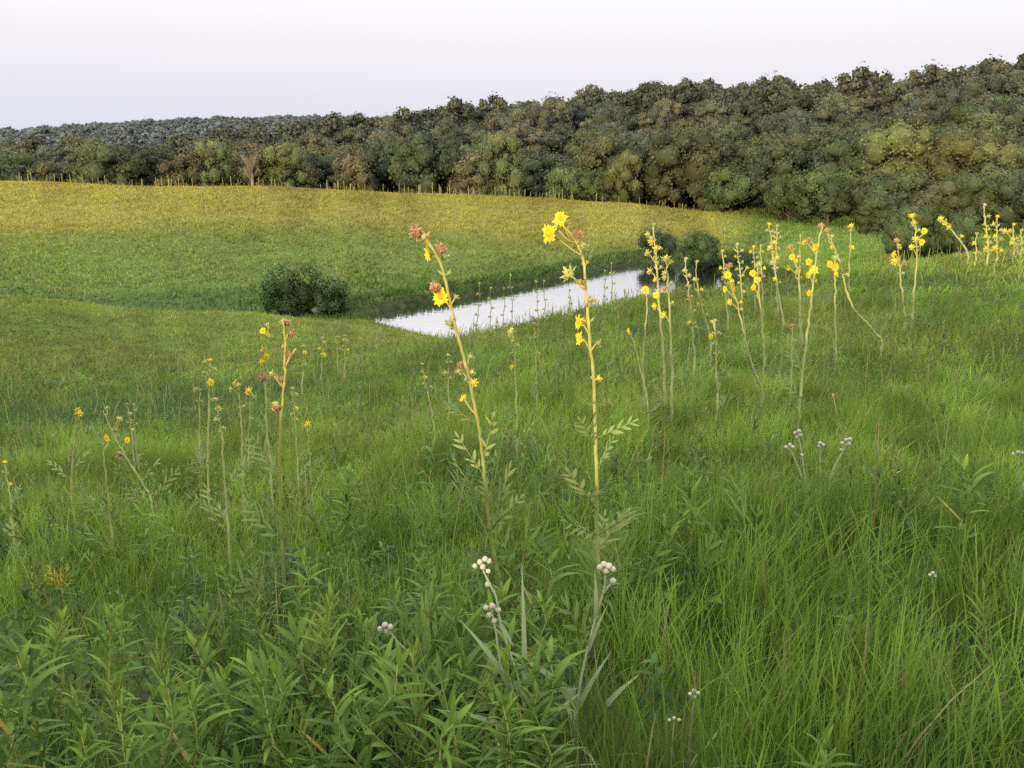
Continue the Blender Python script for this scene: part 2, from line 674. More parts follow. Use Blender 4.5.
x, y = scatter(.8, 5.2, 52, 1650)
keep = RNG.uniform(0, 1, len(x)) > forb_mask(x, y) * .5
x, y = x[keep], y[keep]
tus = fbm(x / .23, y / .23, 41)
keep = RNG.uniform(0, 1, len(x)) < .25 + 1.2 * sstep(.35, .62, tus)
x, y, tus = x[keep], y[keep], tus[keep]
u_ = 512 + F * x / np.maximum(y, .3)
hh = RNG.uniform(.16, .36, len(x)) * (.65 + .7 * tus) * (.8 + .45 * sstep(520, 760, u_))
ww = RNG.uniform(.0045, .0105, len(x)) * (.75 + .4 * sstep(520, 760, u_))
blades('prairie_grass', x, y, hh, ww, 4, grass_cols(x, y, .035), .30, 'long green prairie grass blades close to the camera', curl=.4)
x, y = scatter(5.0, 11.5, 38, 1350)
n_ = fbm(x / .5, y / .5, 43)
keep = RNG.uniform(0, 1, len(x)) < .3 + 1.1 * sstep(.35, .6, n_)
x, y, n_ = x[keep], y[keep], n_[keep]
blades('prairie_grass', x, y, RNG.uniform(.12, .34, len(x)) * (.5 + .95 * n_), RNG.uniform(.0045, .011, len(x)), 3, grass_cols(x, y), .42, 'fine fresh green prairie grass on the upper slope', curl=.4)
x, y = scatter(11.2, 25, 38, 280)
n_ = fbm(x / .7, y / .7, 47)
blades('prairie_grass', x, y, RNG.uniform(.08, .30, len(x)) * (.5 + 1.0 * n_), RNG.uniform(.010, .024, len(x)), 2, grass_cols(x, y, .03), .55, 'soft green prairie grass down the middle of the slope', curl=.4)
x, y = scatter(24.5, 62, 38, 75)
d_ = pond_dist(x, y)
x, y = x[d_ > .8], y[d_ > .8]
n_ = fbm(x / 1.3, y / 1.3, 51)
blades('prairie_grass', x, y, RNG.uniform(.06, .26, len(x)) * (.4 + 1.2 * n_), RNG.uniform(.03, .075, len(x)), 2, grass_cols(x, y, .02), .7, 'short green grass over the rise beside the pond', curl=.4)
x, y = scatter(61, 168, 36, 13)
d_ = pond_dist(x, y)
x, y = x[d_ > 1.3], y[d_ > 1.3]
n_ = fbm(x / 5, y / 5, 55)
blades('prairie_grass', x, y, RNG.uniform(.12, .36, len(x)) * (.5 + n_), RNG.uniform(.10, .26, len(x)), 1, grass_cols(x, y, .03), .3, 'yellow green grass over the hill beyond the pond', curl=.3, tip=.3)


x, y = scatter(55, 118, 26, 9)
d_ = pond_dist(x, y)
k_ = (d_ > .25) & (d_ < 3.2) & (y > 62)
x, y = x[k_], y[k_]
x = np.repeat(x, 5) + RNG.normal(0, .35, len(x) * 5)
y = np.repeat(y, 5) + RNG.normal(0, .35, len(y) * 5)
k_ = pond_dist(x, y) > .15
x, y = x[k_], y[k_]
blades('bank_grass', x, y, RNG.uniform(.15, .5, len(x)), RNG.uniform(.08, .18, len(x)), 1, np.array([.092, .15, .045]) * RNG.uniform(.6, 1.3, len(x))[:, None], .4, 'rank dark green grass fringing the pond bank', curl=.3, tip=.3)


x, y = scatter(3.2, 34, 37, 5.5)
k_ = RNG.uniform(0, 1, len(x)) < .3 + .7 * sstep(.4, .7, fbm(x / 1.5, y / 1.5, 95))
x, y = x[k_], y[k_]
r_ = np.hypot(x, y)
blades('seed_stalk_grass', x, y, RNG.uniform(.3, .6, len(x)), .0022 + r_ * .00075, 3, np.where(RNG.uniform(0, 1, len(x))[:, None] < .6, np.array([.25, .30, .09]), np.array([.30, .25, .12])) * RNG.uniform(.7, 1.15, len(x))[:, None], .22, 'thin pale grass stalks standing above the green meadow', curl=.3, tip=.5)


# ------------------------------------------------------------------ leafy forbs
def forb_meshes(seed, height=.5, nleaf=26, llen=.10, lw=.022, tone=(.105, .185, .045), up=.55, droop=.35, stemc=(.30, .34, .10), seg=4, sides=5):
    rnd = random.Random(seed)
    st, lf = MB(), MB()
    P_ = [Vector((0.02 * math.sin(i * 1.3 + seed), 0.02 * math.cos(i * 1.7 + seed), height * i / 6)) for i in range(7)]
    P_[0] = Vector((0, 0, 0))
    st.tube(P_, [.0048 * (1 - .6 * i / 6) for i in range(7)], stemc, sides)
    for i in range(nleaf):
        t = .18 + .82 * (i + .5) / nleaf
        k = t * 6
        a = P_[int(min(k, 5))].lerp(P_[int(min(k, 5)) + 1], k - int(min(k, 5)))
        an = i * 2.399 + rnd.uniform(-.6, .6)
        topness = max(0, (t - .75) / .25)
        el = up + topness * .7 + rnd.uniform(-.3, .3)
        d = Vector((math.cos(an) * math.cos(el), math.sin(an) * math.cos(el), math.sin(el)))
        nrm = Vector((-math.cos(an) * math.sin(el), -math.sin(an) * math.sin(el), math.cos(el)))
        L_ = llen * (1.05 - .55 * topness) * rnd.uniform(.8, 1.2) * (0.7 + .3 * min(1, t / .4))
        g = rnd.uniform(.62, 1.3)
        if rnd.random() < .04 and t < .6:
            tone_ = (.30, .26, .07)
        else:
            tone_ = tone
        c = [tone_[0] * g * (1 + .25 * topness), tone_[1] * g * (1 + .12 * topness), tone_[2] * g]
        lf.blade(a, d, nrm, L_, lw * rnd.uniform(.85, 1.2), c, bend=droop * rnd.uniform(-.1, 1.8), seg=seg)
    return st, lf


def forb_cover(name, n_, r0, r1, thd, templates, smin, smax, label, wfun=None, tint=None):
    """Ground cover of leafy plants merged into one mesh."""
    x, y = scatter(r0, r1, thd, n_ / (R(thd) * (r1 * r1 - r0 * r0)))
    if wfun is not None:
        keep = RNG.uniform(0, 1, len(x)) < wfun(x, y)
        x, y = x[keep], y[keep]
    z = ground(x, y)
    Vs, Fs, Cs = [], [], []
    off = 0
    which = RNG.integers(0, len(templates), len(x))
    for ti, (st, lf) in enumerate(templates):
        tv = np.array(lf.v + st.v)
        tf = [f for f in lf.f if len(f) == 4] + [tuple(i + len(lf.v) for i in f) for f in st.f if len(f) == 4]
        tf = np.array(tf)
        tc = np.array(lf.c + st.c)
        m = which == ti
        k = m.sum()
        if not k:
            continue
        a = RNG.uniform(0, 2 * np.pi, k)
        s = RNG.uniform(smin, smax, k)
        ca, sa = np.cos(a) * s, np.sin(a) * s
        lx, ly = RNG.normal(0, .18, k), RNG.normal(0, .18, k)
        X = ca[:, None] * tv[None, :, 0] - sa[:, None] * tv[None, :, 1] + x[m][:, None] + lx[:, None] * s[:, None] * tv[None, :, 2]
        Y = sa[:, None] * tv[None, :, 0] + ca[:, None] * tv[None, :, 1] + y[m][:, None] + ly[:, None] * s[:, None] * tv[None, :, 2]
        Zz = s[:, None] * tv[None, :, 2] + z[m][:, None] - .01
        Vs.append(np.stack([X, Y, Zz], -1).reshape(-1, 3))
        Fs.append((np.arange(k)[:, None, None] * len(tv) + tf[None] + off).reshape(-1, 4))
        off += k * len(tv)
        g = RNG.uniform(.6, 1.2, k)[:, None, None] * np.ones((1, len(tv), 1))
        hue = np.stack([RNG.uniform(.82, 1.15, k), np.ones(k), RNG.uniform(.85, 1.3, k)], -1)[:, None, :]
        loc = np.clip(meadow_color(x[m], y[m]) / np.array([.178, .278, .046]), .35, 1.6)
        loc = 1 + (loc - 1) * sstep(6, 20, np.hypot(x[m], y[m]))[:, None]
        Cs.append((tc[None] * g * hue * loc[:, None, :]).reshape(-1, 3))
    me = to_mesh(name, np.concatenate(Vs), np.concatenate(Fs), M_FORB, np.concatenate(Cs), True)
    tag(link(name, me), label, 'ground cover', kind='stuff')


T_NEAR = [forb_meshes(100 + i, h, nl, ll, lw, tn, up, dr, seg=3, sides=4) for i, (h, nl, ll, lw, tn, up, dr) in enumerate([
    (.28, 18, .08, .014, (.095, .17, .032), .55, .4), (.22, 14, .085, .021, (.08, .15, .04), .4, .5), (.32, 24, .065, .009, (.12, .195, .036), .7, .2),
    (.18, 12, .085, .024, (.088, .16, .04), .35, .5), (.26, 30, .05, .006, (.115, .175, .052), .8, .1)])]
T_MID = [forb_meshes(200 + i, h, nl, ll, lw, tn, up, dr, seg=2, sides=3) for i, (h, nl, ll, lw, tn, up, dr) in enumerate([
    (.32, 16, .10, .016, (.165, .245, .05), .6, .3), (.26, 14, .09, .020, (.14, .22, .06), .45, .5), (.36, 18, .09, .013, (.185, .265, .055), .8, .2), (.30, 14, .12, .015, (.175, .24, .08), .9, .1)])]
T_FAR = [forb_meshes(300 + i, h, nl, ll, lw, tn, up, dr, seg=1, sides=3) for i, (h, nl, ll, lw, tn, up, dr) in enumerate([
    (.38, 9, .22, .075, (.165, .235, .05), .6, .3), (.28, 8, .20, .09, (.125, .20, .05), .4, .4), (.42, 8, .24, .065, (.20, .26, .06), .9, .2)])]
forb_cover('leafy_ground_cover', 1300, 1.0, 6.5, 44, T_NEAR, .7, 1.2, 'low dark green leafy plants filling the near meadow', lambda x, y: .10 + .9 * forb_mask(x, y))
forb_cover('leafy_ground_cover', 11000, 5.2, 25, 37, T_MID, .4, .95, 'leafy green plants mixed through the grass of the slope', lambda x, y: .25 + .75 * sstep(.45, .65, fbm(x / 1.2, y / 1.2, 81)))
forb_cover('leafy_ground_cover', 15000, 22, 62, 37, T_FAR, .4, .9, 'mottled low leafy plants over the rise and the swale', lambda x, y: (pond_dist(x, y) > 1.0) * (.15 + .85 * sstep(.4, .62, fbm(x / 3, y / 3, 83))))
forb_cover('leafy_ground_cover', 13000, 62, 165, 36, T_FAR, .7, 1.5, 'mottled leafy plants on the hill beyond the pond', lambda x, y: (pond_dist(x, y) > 1.6) * (.2 + .8 * sstep(.4, .62, fbm(x / 5, y / 5, 85))))


# individually seen leafy stems of the foreground
FV = [forb_meshes(400 + i, h, nl, ll, lw, tn, up, dr, seg=5) for i, (h, nl, ll, lw, tn, up, dr) in enumerate([
    (.50, 34, .112, .0165, (.114, .2, .036), .68, .30), (.46, 28, .12, .019, (.094, .172, .034), .75, .38), (.54, 40, .10, .011, (.135, .21, .038), .85, .2), (.42, 26, .115, .017, (.11, .188, .032), .55, .35)])]
FM = [(st.mesh('leafy_stem', M_STEM), lf.mesh('leafy_stem_leaves', M_FORB)) for st, lf in FV]
FORB_AT = [  # tip pixel, base pixel, what sets it apart
    ((467, 592), (450, 702), 'bright green leafy stem just left of the pale round-headed plant'),
    ((551, 556), (528, 632), 'yellow green leafy stem between the two pale round-headed plants'),
    ((420, 648), (408, 748), 'leafy stem with pale leaves below the leaning white-headed stalk'),
    ((399, 590), (407, 648), 'small leafy stem under the short dark seed head'),
    ((246, 664), (306, 764), 'large leafy stem leaning to the upper left with long leaves'),
    ((20, 655), (10, 768), 'tall leafy stem with a blunt leafy tip at the left edge'),
    ((122, 682), (88, 758), 'leafy stem with drooping yellow-tinged leaves low on the left'),
    ((78, 738), (72, 790), 'low leafy tuft with pointed tips at the bottom left'),
    ((224, 570), (244, 612), 'pale leafy stem at the edge of the finer grass on the left'),
    ((270, 640), (284, 688), 'leafy stem behind the large leaning leafy stem'),
    ((327, 604), (330, 712), 'upright leafy stem with a bright pale stalk in the middle of the leafy patch'),
    ((333, 596), (352, 655), 'leafy stem leaning left just behind the one with the bright stalk'),
    ((424, 560), (432, 620), 'leafy stem with narrow leaves right of the dark seed head'),
    ((382, 650), (384, 730), 'dark leafy stem below the leaning white-headed stalk'),
    ((355, 690), (368, 768), 'leafy stem at the bottom beneath the bright stalk'),
    ((490, 660), (498, 740), 'short leafy stem among the strappy grey leaves'),
    ((540, 690), (548, 768), 'leafy stem with narrow leaves right of the strappy grey leaves'),
    ((505, 735), (512, 795), 'leafy tuft at the bottom under the strappy grey leaves'),
    ((160, 625), (165, 690), 'broad-leaved stem in the shaded hollow on the left'),
    ((118, 612), (122, 665), 'broad-leaved stem left of the shaded hollow'),
    ((195, 650), (200, 712), 'leafy stem beside the thin dark dry stalk'),
    ((60, 632), (64, 690), 'dull green leafy stem behind the blunt-tipped one'),
    ((300, 718), (318, 775), 'leafy stem with long horizontal leaves at the bottom'),
    ((820, 738), (824, 800), 'light green broad leaf tuft in the grass at the bottom right'),
    ((690, 470), (694, 540), 'bushy pale green plant right of the tallest yellow-topped stalk'),
    ((965, 462), (972, 545), 'pale leafy stem standing over the grass on the right'),
    ((985, 590), (992, 680), 'pale leafy stem low at the right edge'),
    ((620, 500), (622, 560), 'leafy stem just right of the tallest stalk base'),
    ((570, 505), (566, 565), 'leafy stem just left of the tallest stalk base'),
    ((665, 520), (668, 580), 'leafy stem amid pale grass right of centre'),
    ((735, 470), (738, 530), 'feathery leafy stem below the tilted yellow cluster'),
    ((300, 560), (304, 622), 'leafy stem right at the foot of the dried red-headed stalk'),
    ((255, 600), (262, 650), 'leafy stem left of the foot of the dried red-headed stalk'),
    ((530, 600), (516, 668), 'leafy stem behind the strappy grey leaves'),
    ((30, 560), (34, 610), 'ferny green stem left of the yellowed seedling'),
    ((145, 500), (148, 545), 'pale leafy stem below the leaning two-flowered stalk'),
    ((345, 470), (350, 520), 'leafy stem to the right of the dried red-headed stalk'),
    ((430, 440), (433, 490), 'slim leafy stem left of the leaning yellow-flowered stalk'),
]


def place_forb(i, tip, basep, label, group=None):
    x, y, g = hit(*basep, can=.16)
    d = ray(*tip)
    k = y / d[1]
    top = Vector((d[0] * k, y, d[2] * k))
    b = Vector((x, y, g))
    ax = top - b
    st, lf = FM[i % len(FM)]
    o = empty('leafy_forb', b)
    o.rotation_mode = 'QUATERNION'
    q = ax.to_track_quat('Z', 'Y') @ Quaternion((0, 0, 1), i * 1.7)
    o.rotation_quaternion = q
    s = ax.length / FV[i % len(FV)][0].v[-1][2]
    s2 = min(max(s, .6), 1.35)
    o.scale = (s2, s2, s)
    tag(o, label, 'leafy plant', group or 'leafy green stems in the meadow')
    link('stem', st, o)
    link('leaves', lf, o)


for i, (a, b, lab) in enumerate(FORB_AT):
    place_forb(i, a, b, lab)
rnd = random.Random(5)
for i in range(36):      # the crowd of look-alike stems in the leafy patch
    u = rnd.uniform(10, 560)
    v = rnd.uniform(650, 800)
    hpx = rnd.uniform(60, 95) * (.6 + .5 * (v - 560) / 200)
    place_forb(i + 3, (u + rnd.gauss(0, 26), v - hpx), (u, v), 'green leafy stem among many alike in the leafy foreground patch', 'look-alike leafy stems of the foreground patch')

# ------------------------------------------------------------------ flower heads (unit size, axis +Z)
YEL = (.82, .60, .03)
GRN = (.40, .41, .14)


def bloom_mesh(seed, npet=19, cup=.25, ragged=0.0):
    rnd = random.Random(seed)
    pet, disc, br = MB(), MB(), MB()
    for i in range(npet):
        a = 2 * math.pi * i / npet + rnd.uniform(-.1, .1)
        el = cup + rnd.uniform(-.3, .3)
        d = (math.cos(a) * math.cos(el), math.sin(a) * math.cos(el), math.sin(el))
        g = rnd.uniform(.85, 1.1)
        L_ = .40 * rnd.uniform(.85 - ragged, 1.1)
        pet.blade((math.cos(a) * .12, math.sin(a) * .12, .02), d, (-math.cos(a) * .3, -math.sin(a) * .3, 1), L_, .16, [YEL[0] * g, YEL[1] * g * rnd.uniform(.92, 1.05), YEL[2]], bend=rnd.uniform(.1, .5), seg=3,
                  prof=lambda t: (.55 + .45 * math.sin(math.pi * t ** .8)) * (1 if t < .95 else .45))
    dome(disc, .15, .08, (.62, .42, .03), rnd)
    for i in range(12):
        a = 2 * math.pi * i / 12
        br.blade((math.cos(a) * .06, math.sin(a) * .06, -.12), (math.cos(a) * .9, math.sin(a) * .9, .55), (-math.cos(a), -math.sin(a), 1), .26, .14, GRN, bend=-.2, seg=2)
    br.tube([(0, 0, -.16), (0, 0, -.08), (0, 0, 0.02)], [.04, .12, .15], GRN, 7)
    return pet, disc, br


def dome(mb, r, h, c, rnd, rings=3, sides=10, z0=.02):
    vs, cs = [], []
    for i in range(rings + 1):
        t = i / rings
        for k in range(sides):
            a = 2 * math.pi * (k + .5 * i) / sides
            rr = r * math.cos(t * math.pi / 2 * .96) * rnd.uniform(.92, 1.08)
            g = rnd.uniform(.7, 1.2)
            vs.append((math.cos(a) * rr, math.sin(a) * rr, z0 + h * math.sin(t * math.pi / 2) * rnd.uniform(.9, 1.1)))
            cs.append([c[0] * g, c[1] * g, c[2] * g])
    fs = []
    for i in range(rings):
        for k in range(sides):
            k2 = (k + 1) % sides
            fs.append((i * sides + k, i * sides + k2, (i + 1) * sides + k2, (i + 1) * sides + k))
    fs.append(tuple(rings * sides + k for k in range(sides)))
    mb.add(vs, fs, cs)


def spent_mesh(seed):
    """A finished head: a bowl of withered pinkish brown florets over green bracts."""
    rnd = random.Random(seed)
    fl, br = MB(), MB()
    dome(fl, .30, .20, (.36, .19, .11), rnd, 3, 10, .0)
    for i in range(34):
        a = rnd.uniform(0, 6.28)
        e = rnd.uniform(.1, 1.4)
        d = (math.cos(a) * math.cos(e), math.sin(a) * math.cos(e), math.sin(e))
        g = rnd.uniform(.7, 1.3)
        fl.blade((d[0] * .22, d[1] * .22, d[2] * .15), d, (rnd.uniform(-1, 1), rnd.uniform(-1, 1), .3), rnd.uniform(.16, .30), .10, [.50 * g, .30 * g, .18 * g], bend=rnd.uniform(-.8, .8), seg=2)
    for i in range(11):
        a = 2 * math.pi * i / 11
        br.blade((math.cos(a) * .1, math.sin(a) * .1, -.2), (math.cos(a) * .7, math.sin(a) * .7, .7), (-math.cos(a), -math.sin(a), .8), .42, .20, (.36, .30, .11), bend=.25, seg=2)
    br.tube([(0, 0, -.3), (0, 0, -.16), (0, 0, 0.0)], [.05, .2, .28], (.30, .27, .10), 8)
    return fl, br


def bud_mesh(seed, c=GRN, openness=0.0):
    rnd = random.Random(seed)
    b = MB()
    b.tube([(0, 0, -.32), (0, 0, -.2), (0, 0, 0), (0, 0, .18), (0, 0, .28)], [.06, .22, .30, .24, .08], c, 7)
    for i in range(13):
        a = i * 2.4
        e = .5 + .05 * i + rnd.uniform(-.2, .2) - openness
        g = rnd.uniform(.8, 1.25)
        b.blade((math.cos(a) * .18, math.sin(a) * .18, -.2 + .02 * i), (math.cos(a) * math.cos(e), math.sin(a) * math.cos(e), math.sin(e)), (-math.cos(a), -math.sin(a), .5), .5, .22, [c[0] * g, c[1] * g, c[2] * g], bend=.3 - openness, seg=2)
    return b


BLOOM = []
for i in range(4):
    p, d, b = bloom_mesh(10 + i, 17 + i, .12 + .16 * i, .1 + .1 * i)
    BLOOM.append((p.mesh('bloom_petals', M_PETAL), d.mesh('bloom_disc', M_HEAD), b.mesh('bloom_bracts', M_STEM)))
SPENT = []
for i in range(3):
    f, b = spent_mesh(30 + i)
    SPENT.append((f.mesh('spent_florets', M_HEAD), b.mesh('spent_bracts', M_STEM)))
BUD = [bud_mesh(50 + i, c, o).mesh('bud', M_STEM) for i, (c, o) in enumerate([(GRN, 0), ((.38, .36, .10), .3), ((.30, .35, .13), .1)])]
YBUD = bud_mesh(58, (.74, .60, .06), .2).mesh('opening_bud', M_PETAL)


def compass_leaf(pairs=6, seed=0, c=(.20, .25, .09), lobe=.27, lw_=.062):
    rnd = random.Random(seed)
    m = MB()
    m.tube([(0, 0, 0), (0, .5, .01), (0, .97, -.02)], [.011, .009, .004], (.26, .29, .11), 4)
    for i in range(pairs):
        t = .18 + .74 * i / pairs
        L_ = lobe * math.sin(math.pi * (.22 + .7 * i / pairs)) * rnd.uniform(.75, 1.2)
        for s in (-1, 1):
            if rnd.random() < .12:
                continue
            m.blade((0, t + rnd.uniform(-.05, .05), 0), (s * .6, .8, rnd.uniform(-.3, .3)), (0, 0, 1), L_, lw_ * rnd.uniform(.8, 1.2), c, bend=.1, seg=3)
    m.blade((0, .88, 0), (0, 1, 0), (0, 0, 1), .16, .05, c, seg=3)
    m.blade((0, .05, 0), (0, 1, 0), (0, 0, 1), .9, .022, c, seg=4)
    return m.mesh('compass_leaf', M_FORB)


CLEAF = [compass_leaf(5, 1, (.23, .28, .105), .36), compass_leaf(4, 2, (.19, .25, .085), .42), compass_leaf(5, 3, (.21, .27, .09), .33)]


def smooth_line(pts_, per=4):
    out = []
    n_ = len(pts_)
    for i in range(n_ - 1):
        p0, p1, p2, p3 = pts_[max(i - 1, 0)], pts_[i], pts_[i + 1], pts_[min(i + 2, n_ - 1)]
        for k in range(per):
            t = k / per
            out.append(.5 * ((2 * p1) + (p2 - p0) * t + (2 * p0 - 5 * p1 + 4 * p2 - p3) * t * t + (3 * p1 - p0 - 3 * p2 + p3) * t ** 3))
    out.append(pts_[-1])
    return out


def quat_z(axis, spin=0.0):
    return Vector(axis).to_track_quat('Z', 'Y') @ Quaternion((0, 0, 1), spin)


FACE = {'l': (-.95, -.42, .12), 'c': (-.45, -.9, .2), 'lu': (-.7, -.3, .6), 'u': (-.2, -.2, 1), 'r': (.9, -.35, .3), 'd': (-.3, -.6, -.7), 'ru': (.6, -.2, .8)}
SIZE_M = {}
NC = [0]


def compass_plant(label, base, line, heads=(), buds=0, bud_px=4.0, w_px=3.0, leaves=6, leaf_m=.28, leaf_px=(), side=(), stemc=(.42, .43, .16), basal=1, seed=None, bud_from=.62, ybud=.25, group='compass plants standing in the meadow'):
    """base: the pixel where the stalk goes into the grass; line: pixels of the stalk from the top down to there."""
    NC[0] += 1
    rnd = random.Random(NC[0] * 13 if seed is None else seed)
    x, y, g = hit(*base)
    B = Vector((x, y, g))
    root = empty('compass_plant', B)
    tag(root, label, 'compass plant', group)

    def Wp(u, v, dy=0.0):
        d = ray(u, v)
        k = (y + dy) / d[1]
        return Vector((d[0] * k, y + dy, d[2] * k)) - B
    px = y / F           # metres per pixel, near enough
    full = [Vector((0, 0, 0))] + [Wp(*p) for p in reversed(line)]
    lean_y = rnd.uniform(-.06, .06)
    H = max(p.z for p in full)
    for p in full[1:]:
        p.y += lean_y * p.z / H
    st = MB()
    sm = smooth_line(full, 5)
    n_ = len(sm)
    r0 = w_px * px / 2 * (.95 if w_px < 3.5 else 1)
    for p in sm[3:-1]:
        p.x += rnd.gauss(0, .55) * px * (.8 if w_px < 3.5 else .5)
    rad = [r0 * (1.10 - .62 * (i / (n_ - 1))) for i in range(n_)]
    gr = (.24, .29, .085) if w_px > 3.5 else (.42, .45, .19)
    cs = [[(gr[k] + (stemc[k] - gr[k]) * min(1, max(0, (i / n_ - .25) / .4))) * q_ for k in range(3)] for i, q_ in ((i, rnd.uniform(.72, 1.15)) for i in range(n_))]
    st.tube(sm, rad, cs, 8 if w_px > 4 else 5)

    def nearest(q, below=.0):
        c = [p for p in sm if p.z <= q.z - below] or sm[:1]
        return min(c, key=lambda p: (p - q).length)
    todo = []
    for h in heads:
        u, v, kind, size = h[:4]
        face = Vector(FACE[h[4] if len(h) > 4 else 'l']).normalized()
        face = (face + Vector((rnd.uniform(-.2, .2), rnd.uniform(-.2, .2), rnd.uniform(-.15, .15)))).normalized()
        c = Wp(u, v, rnd.uniform(-.02, .02) - .01)
        S = size * px * {'s': 1.3, 'f': 1.0}.get(kind, 1.2)
        back = c - face * S * .2
        a = nearest(c, S * .5 + abs(c.x - nearest(c).x) * .5)
        mid = a.lerp(back, .55) + Vector((0, 0, -.12 * (back - a).length)) - face * .15 * (back - a).length
        st.tube(smooth_line([a, mid, back], 3), r0 * .42, stemc, 5)
        todo.append((c, kind, S, face))
    for a_, b_ in side:      # forks: pixel lines from the stalk outward
        L_ = [Wp(*p) for p in (a_, b_)]
        a0 = nearest(L_[0])
        st.tube(smooth_line([a0, L_[0].lerp(L_[1], .5) + Vector((0, 0, .01)), L_[1]], 3), r0 * .6, stemc, 5)
    for i in range(buds):
        t = bud_from + (1 - bud_from) * (i + .6) / buds
        p = sm[min(n_ - 1, int(t * (n_ - 1)))]
        sgn = -1 if i % 2 else 1
        S = bud_px * px * rnd.uniform(.75, 1.2)
        d = Vector((sgn * rnd.uniform(.5, 1), rnd.uniform(-.8, .4), rnd.uniform(.3, .9))).normalized()
        if i == buds - 1:
            d = Vector((0.1, 0, 1))
        c = p + d * (r0 + S * rnd.uniform(.45, .8))
        st.tube([p, c - d * S * .25], r0 * .35, stemc, 4)
        # a bract under the head
        st.blade(p, Vector((-d.x * .6, -d.y, .5)), Vector((0, -1, .3)), S * rnd.uniform(.8, 1.6), S * .35, (.33, .33, .11), bend=.2, seg=2)
        todo.append((c, 'y' if rnd.random() < ybud else 'b', S * 1.25, d))
    link('stem', st.mesh('compass_stem', M_STEM), root)
    for c, kind, S, face in todo:
        q = quat_z(face, rnd.uniform(0, 6))
        if kind == 'f':
            pt, dc, br = BLOOM[rnd.randrange(4)]
            o = link('flower_head', pt, root, c, q, S)
            link('disc', dc, o)
            link('bracts', br, o)
        elif kind == 's':
            fl, br = SPENT[rnd.randrange(3)]
            o = link('withered_head', fl, root, c, q, S)
            link('bracts', br, o)
        elif kind == 'y':
            link('opening_bud', YBUD, root, c, q, S)
        else:
            link('bud', BUD[rnd.randrange(3)], root, c, q, S)
    for a_, b_ in leaf_px:
        A_, B_ = Wp(*a_), Wp(*b_, rnd.uniform(-.1, .02))
        d = (B_ - A_)
        put_leaf(root, A_, d, d.length, rnd)
    for i in range(leaves):
        t = rnd.uniform(.1, .45)
        p = sm[int(t * (n_ - 1))]
        a = rnd.uniform(0, 6.28)
        e = rnd.uniform(.45, .95)
        d = Vector((math.cos(a) * math.cos(e), math.sin(a) * math.cos(e), math.sin(e)))
        put_leaf(root, p, d, leaf_m * rnd.uniform(.5, .85) * (1.2 - t), rnd)
    for i in range(basal):
        a = rnd.uniform(0, 6.28)
        e = rnd.uniform(.8, 1.2)
        d = Vector((math.cos(a) * math.cos(e), math.sin(a) * math.cos(e), math.sin(e)))
        put_leaf(root, Vector((0, 0, -.02)), d, leaf_m * rnd.uniform(.8, 1.2), rnd)
    return root


def put_leaf(root, p, d, length, rnd):
    q = Vector(d).to_track_quat('Y', 'Z') @ Quaternion((0, 1, 0), rnd.uniform(-1.2, 1.2))
    link('leaf', CLEAF[rnd.randrange(3)], root, p, q, length)


exec_plants = []
# the two tall ones in front
compass_plant('tall yellow-flowered stalk leaning left in front of the near end of the pond', (500, 588),
              [(421, 228), (430, 243), (441, 262), (450, 297), (457, 330), (466, 362), (473, 395), (479, 425), (483, 455), (486, 490), (490, 530), (496, 565), (500, 588)],
              [(417, 232, 's', 17, 'l'), (424, 237, 'b', 11, 'u'), (430, 254, 'f', 18, 'l'), (441, 249, 's', 13, 'ru'), (444, 257, 'b', 9, 'r'), (436, 287, 's', 15, 'l'), (441, 297, 'f', 20, 'c'), (453, 318, 'b', 7, 'd'),
               (450, 323, 'b', 9, 'd'), (456, 297, 'b', 6, 'ru'), (461, 364, 's', 8, 'd'), (459, 371, 'b', 7, 'd'), (470, 357, 'b', 8, 'ru'), (463, 398, 'f', 10, 'lu'), (466, 379, 'b', 6, 'd'), (472, 372, 'b', 7, 'r')],
              w_px=4.5, leaves=7, leaf_m=.30, leaf_px=[((474, 422), (442, 402)), ((482, 466), (494, 413)), ((487, 512), (452, 456)), ((494, 530), (511, 462)), ((495, 545), (470, 500))], basal=2, buds=4, bud_px=6, bud_from=.5, stemc=(.46, .41, .13))
compass_plant('tallest upright stalk with yellow blooms drooping left from its forked top', (599, 590),
              [(573, 238), (578, 245), (584, 262), (587, 300), (590, 340), (594, 375), (595, 410), (596, 440), (597, 480), (597, 520), (598, 560), (599, 590)],
              [(549, 234, 'f', 21, 'l'), (561, 219, 'f', 17, 'c'), (564, 224, 'b', 10, 'u'), (556, 228, 'b', 9, 'lu'), (578, 235, 's', 11, 'u'), (583, 246, 'b', 11, 'ru'), (569, 274, 'b', 15, 'lu'), (580, 282, 'b', 8, 'd'),
               (579, 322, 'f', 16, 'l'), (580, 338, 'f', 15, 'l'), (593, 300, 'b', 8, 'ru'), (598, 343, 'b', 8, 'r'), (590, 300, 'b', 7, 'r')],
              w_px=4.8, leaves=7, leaf_m=.30, leaf_px=[((595, 404), (579, 396)), ((595, 405), (617, 400)), ((588, 262), (593, 248)), ((597, 510), (566, 468)), ((597, 498), (612, 475)), ((598, 535), (560, 520)), ((598, 470), (614, 436))],
              side=[((572, 240), (562, 226))], basal=2, buds=4, bud_px=6, bud_from=.5, stemc=(.47, .42, .13))
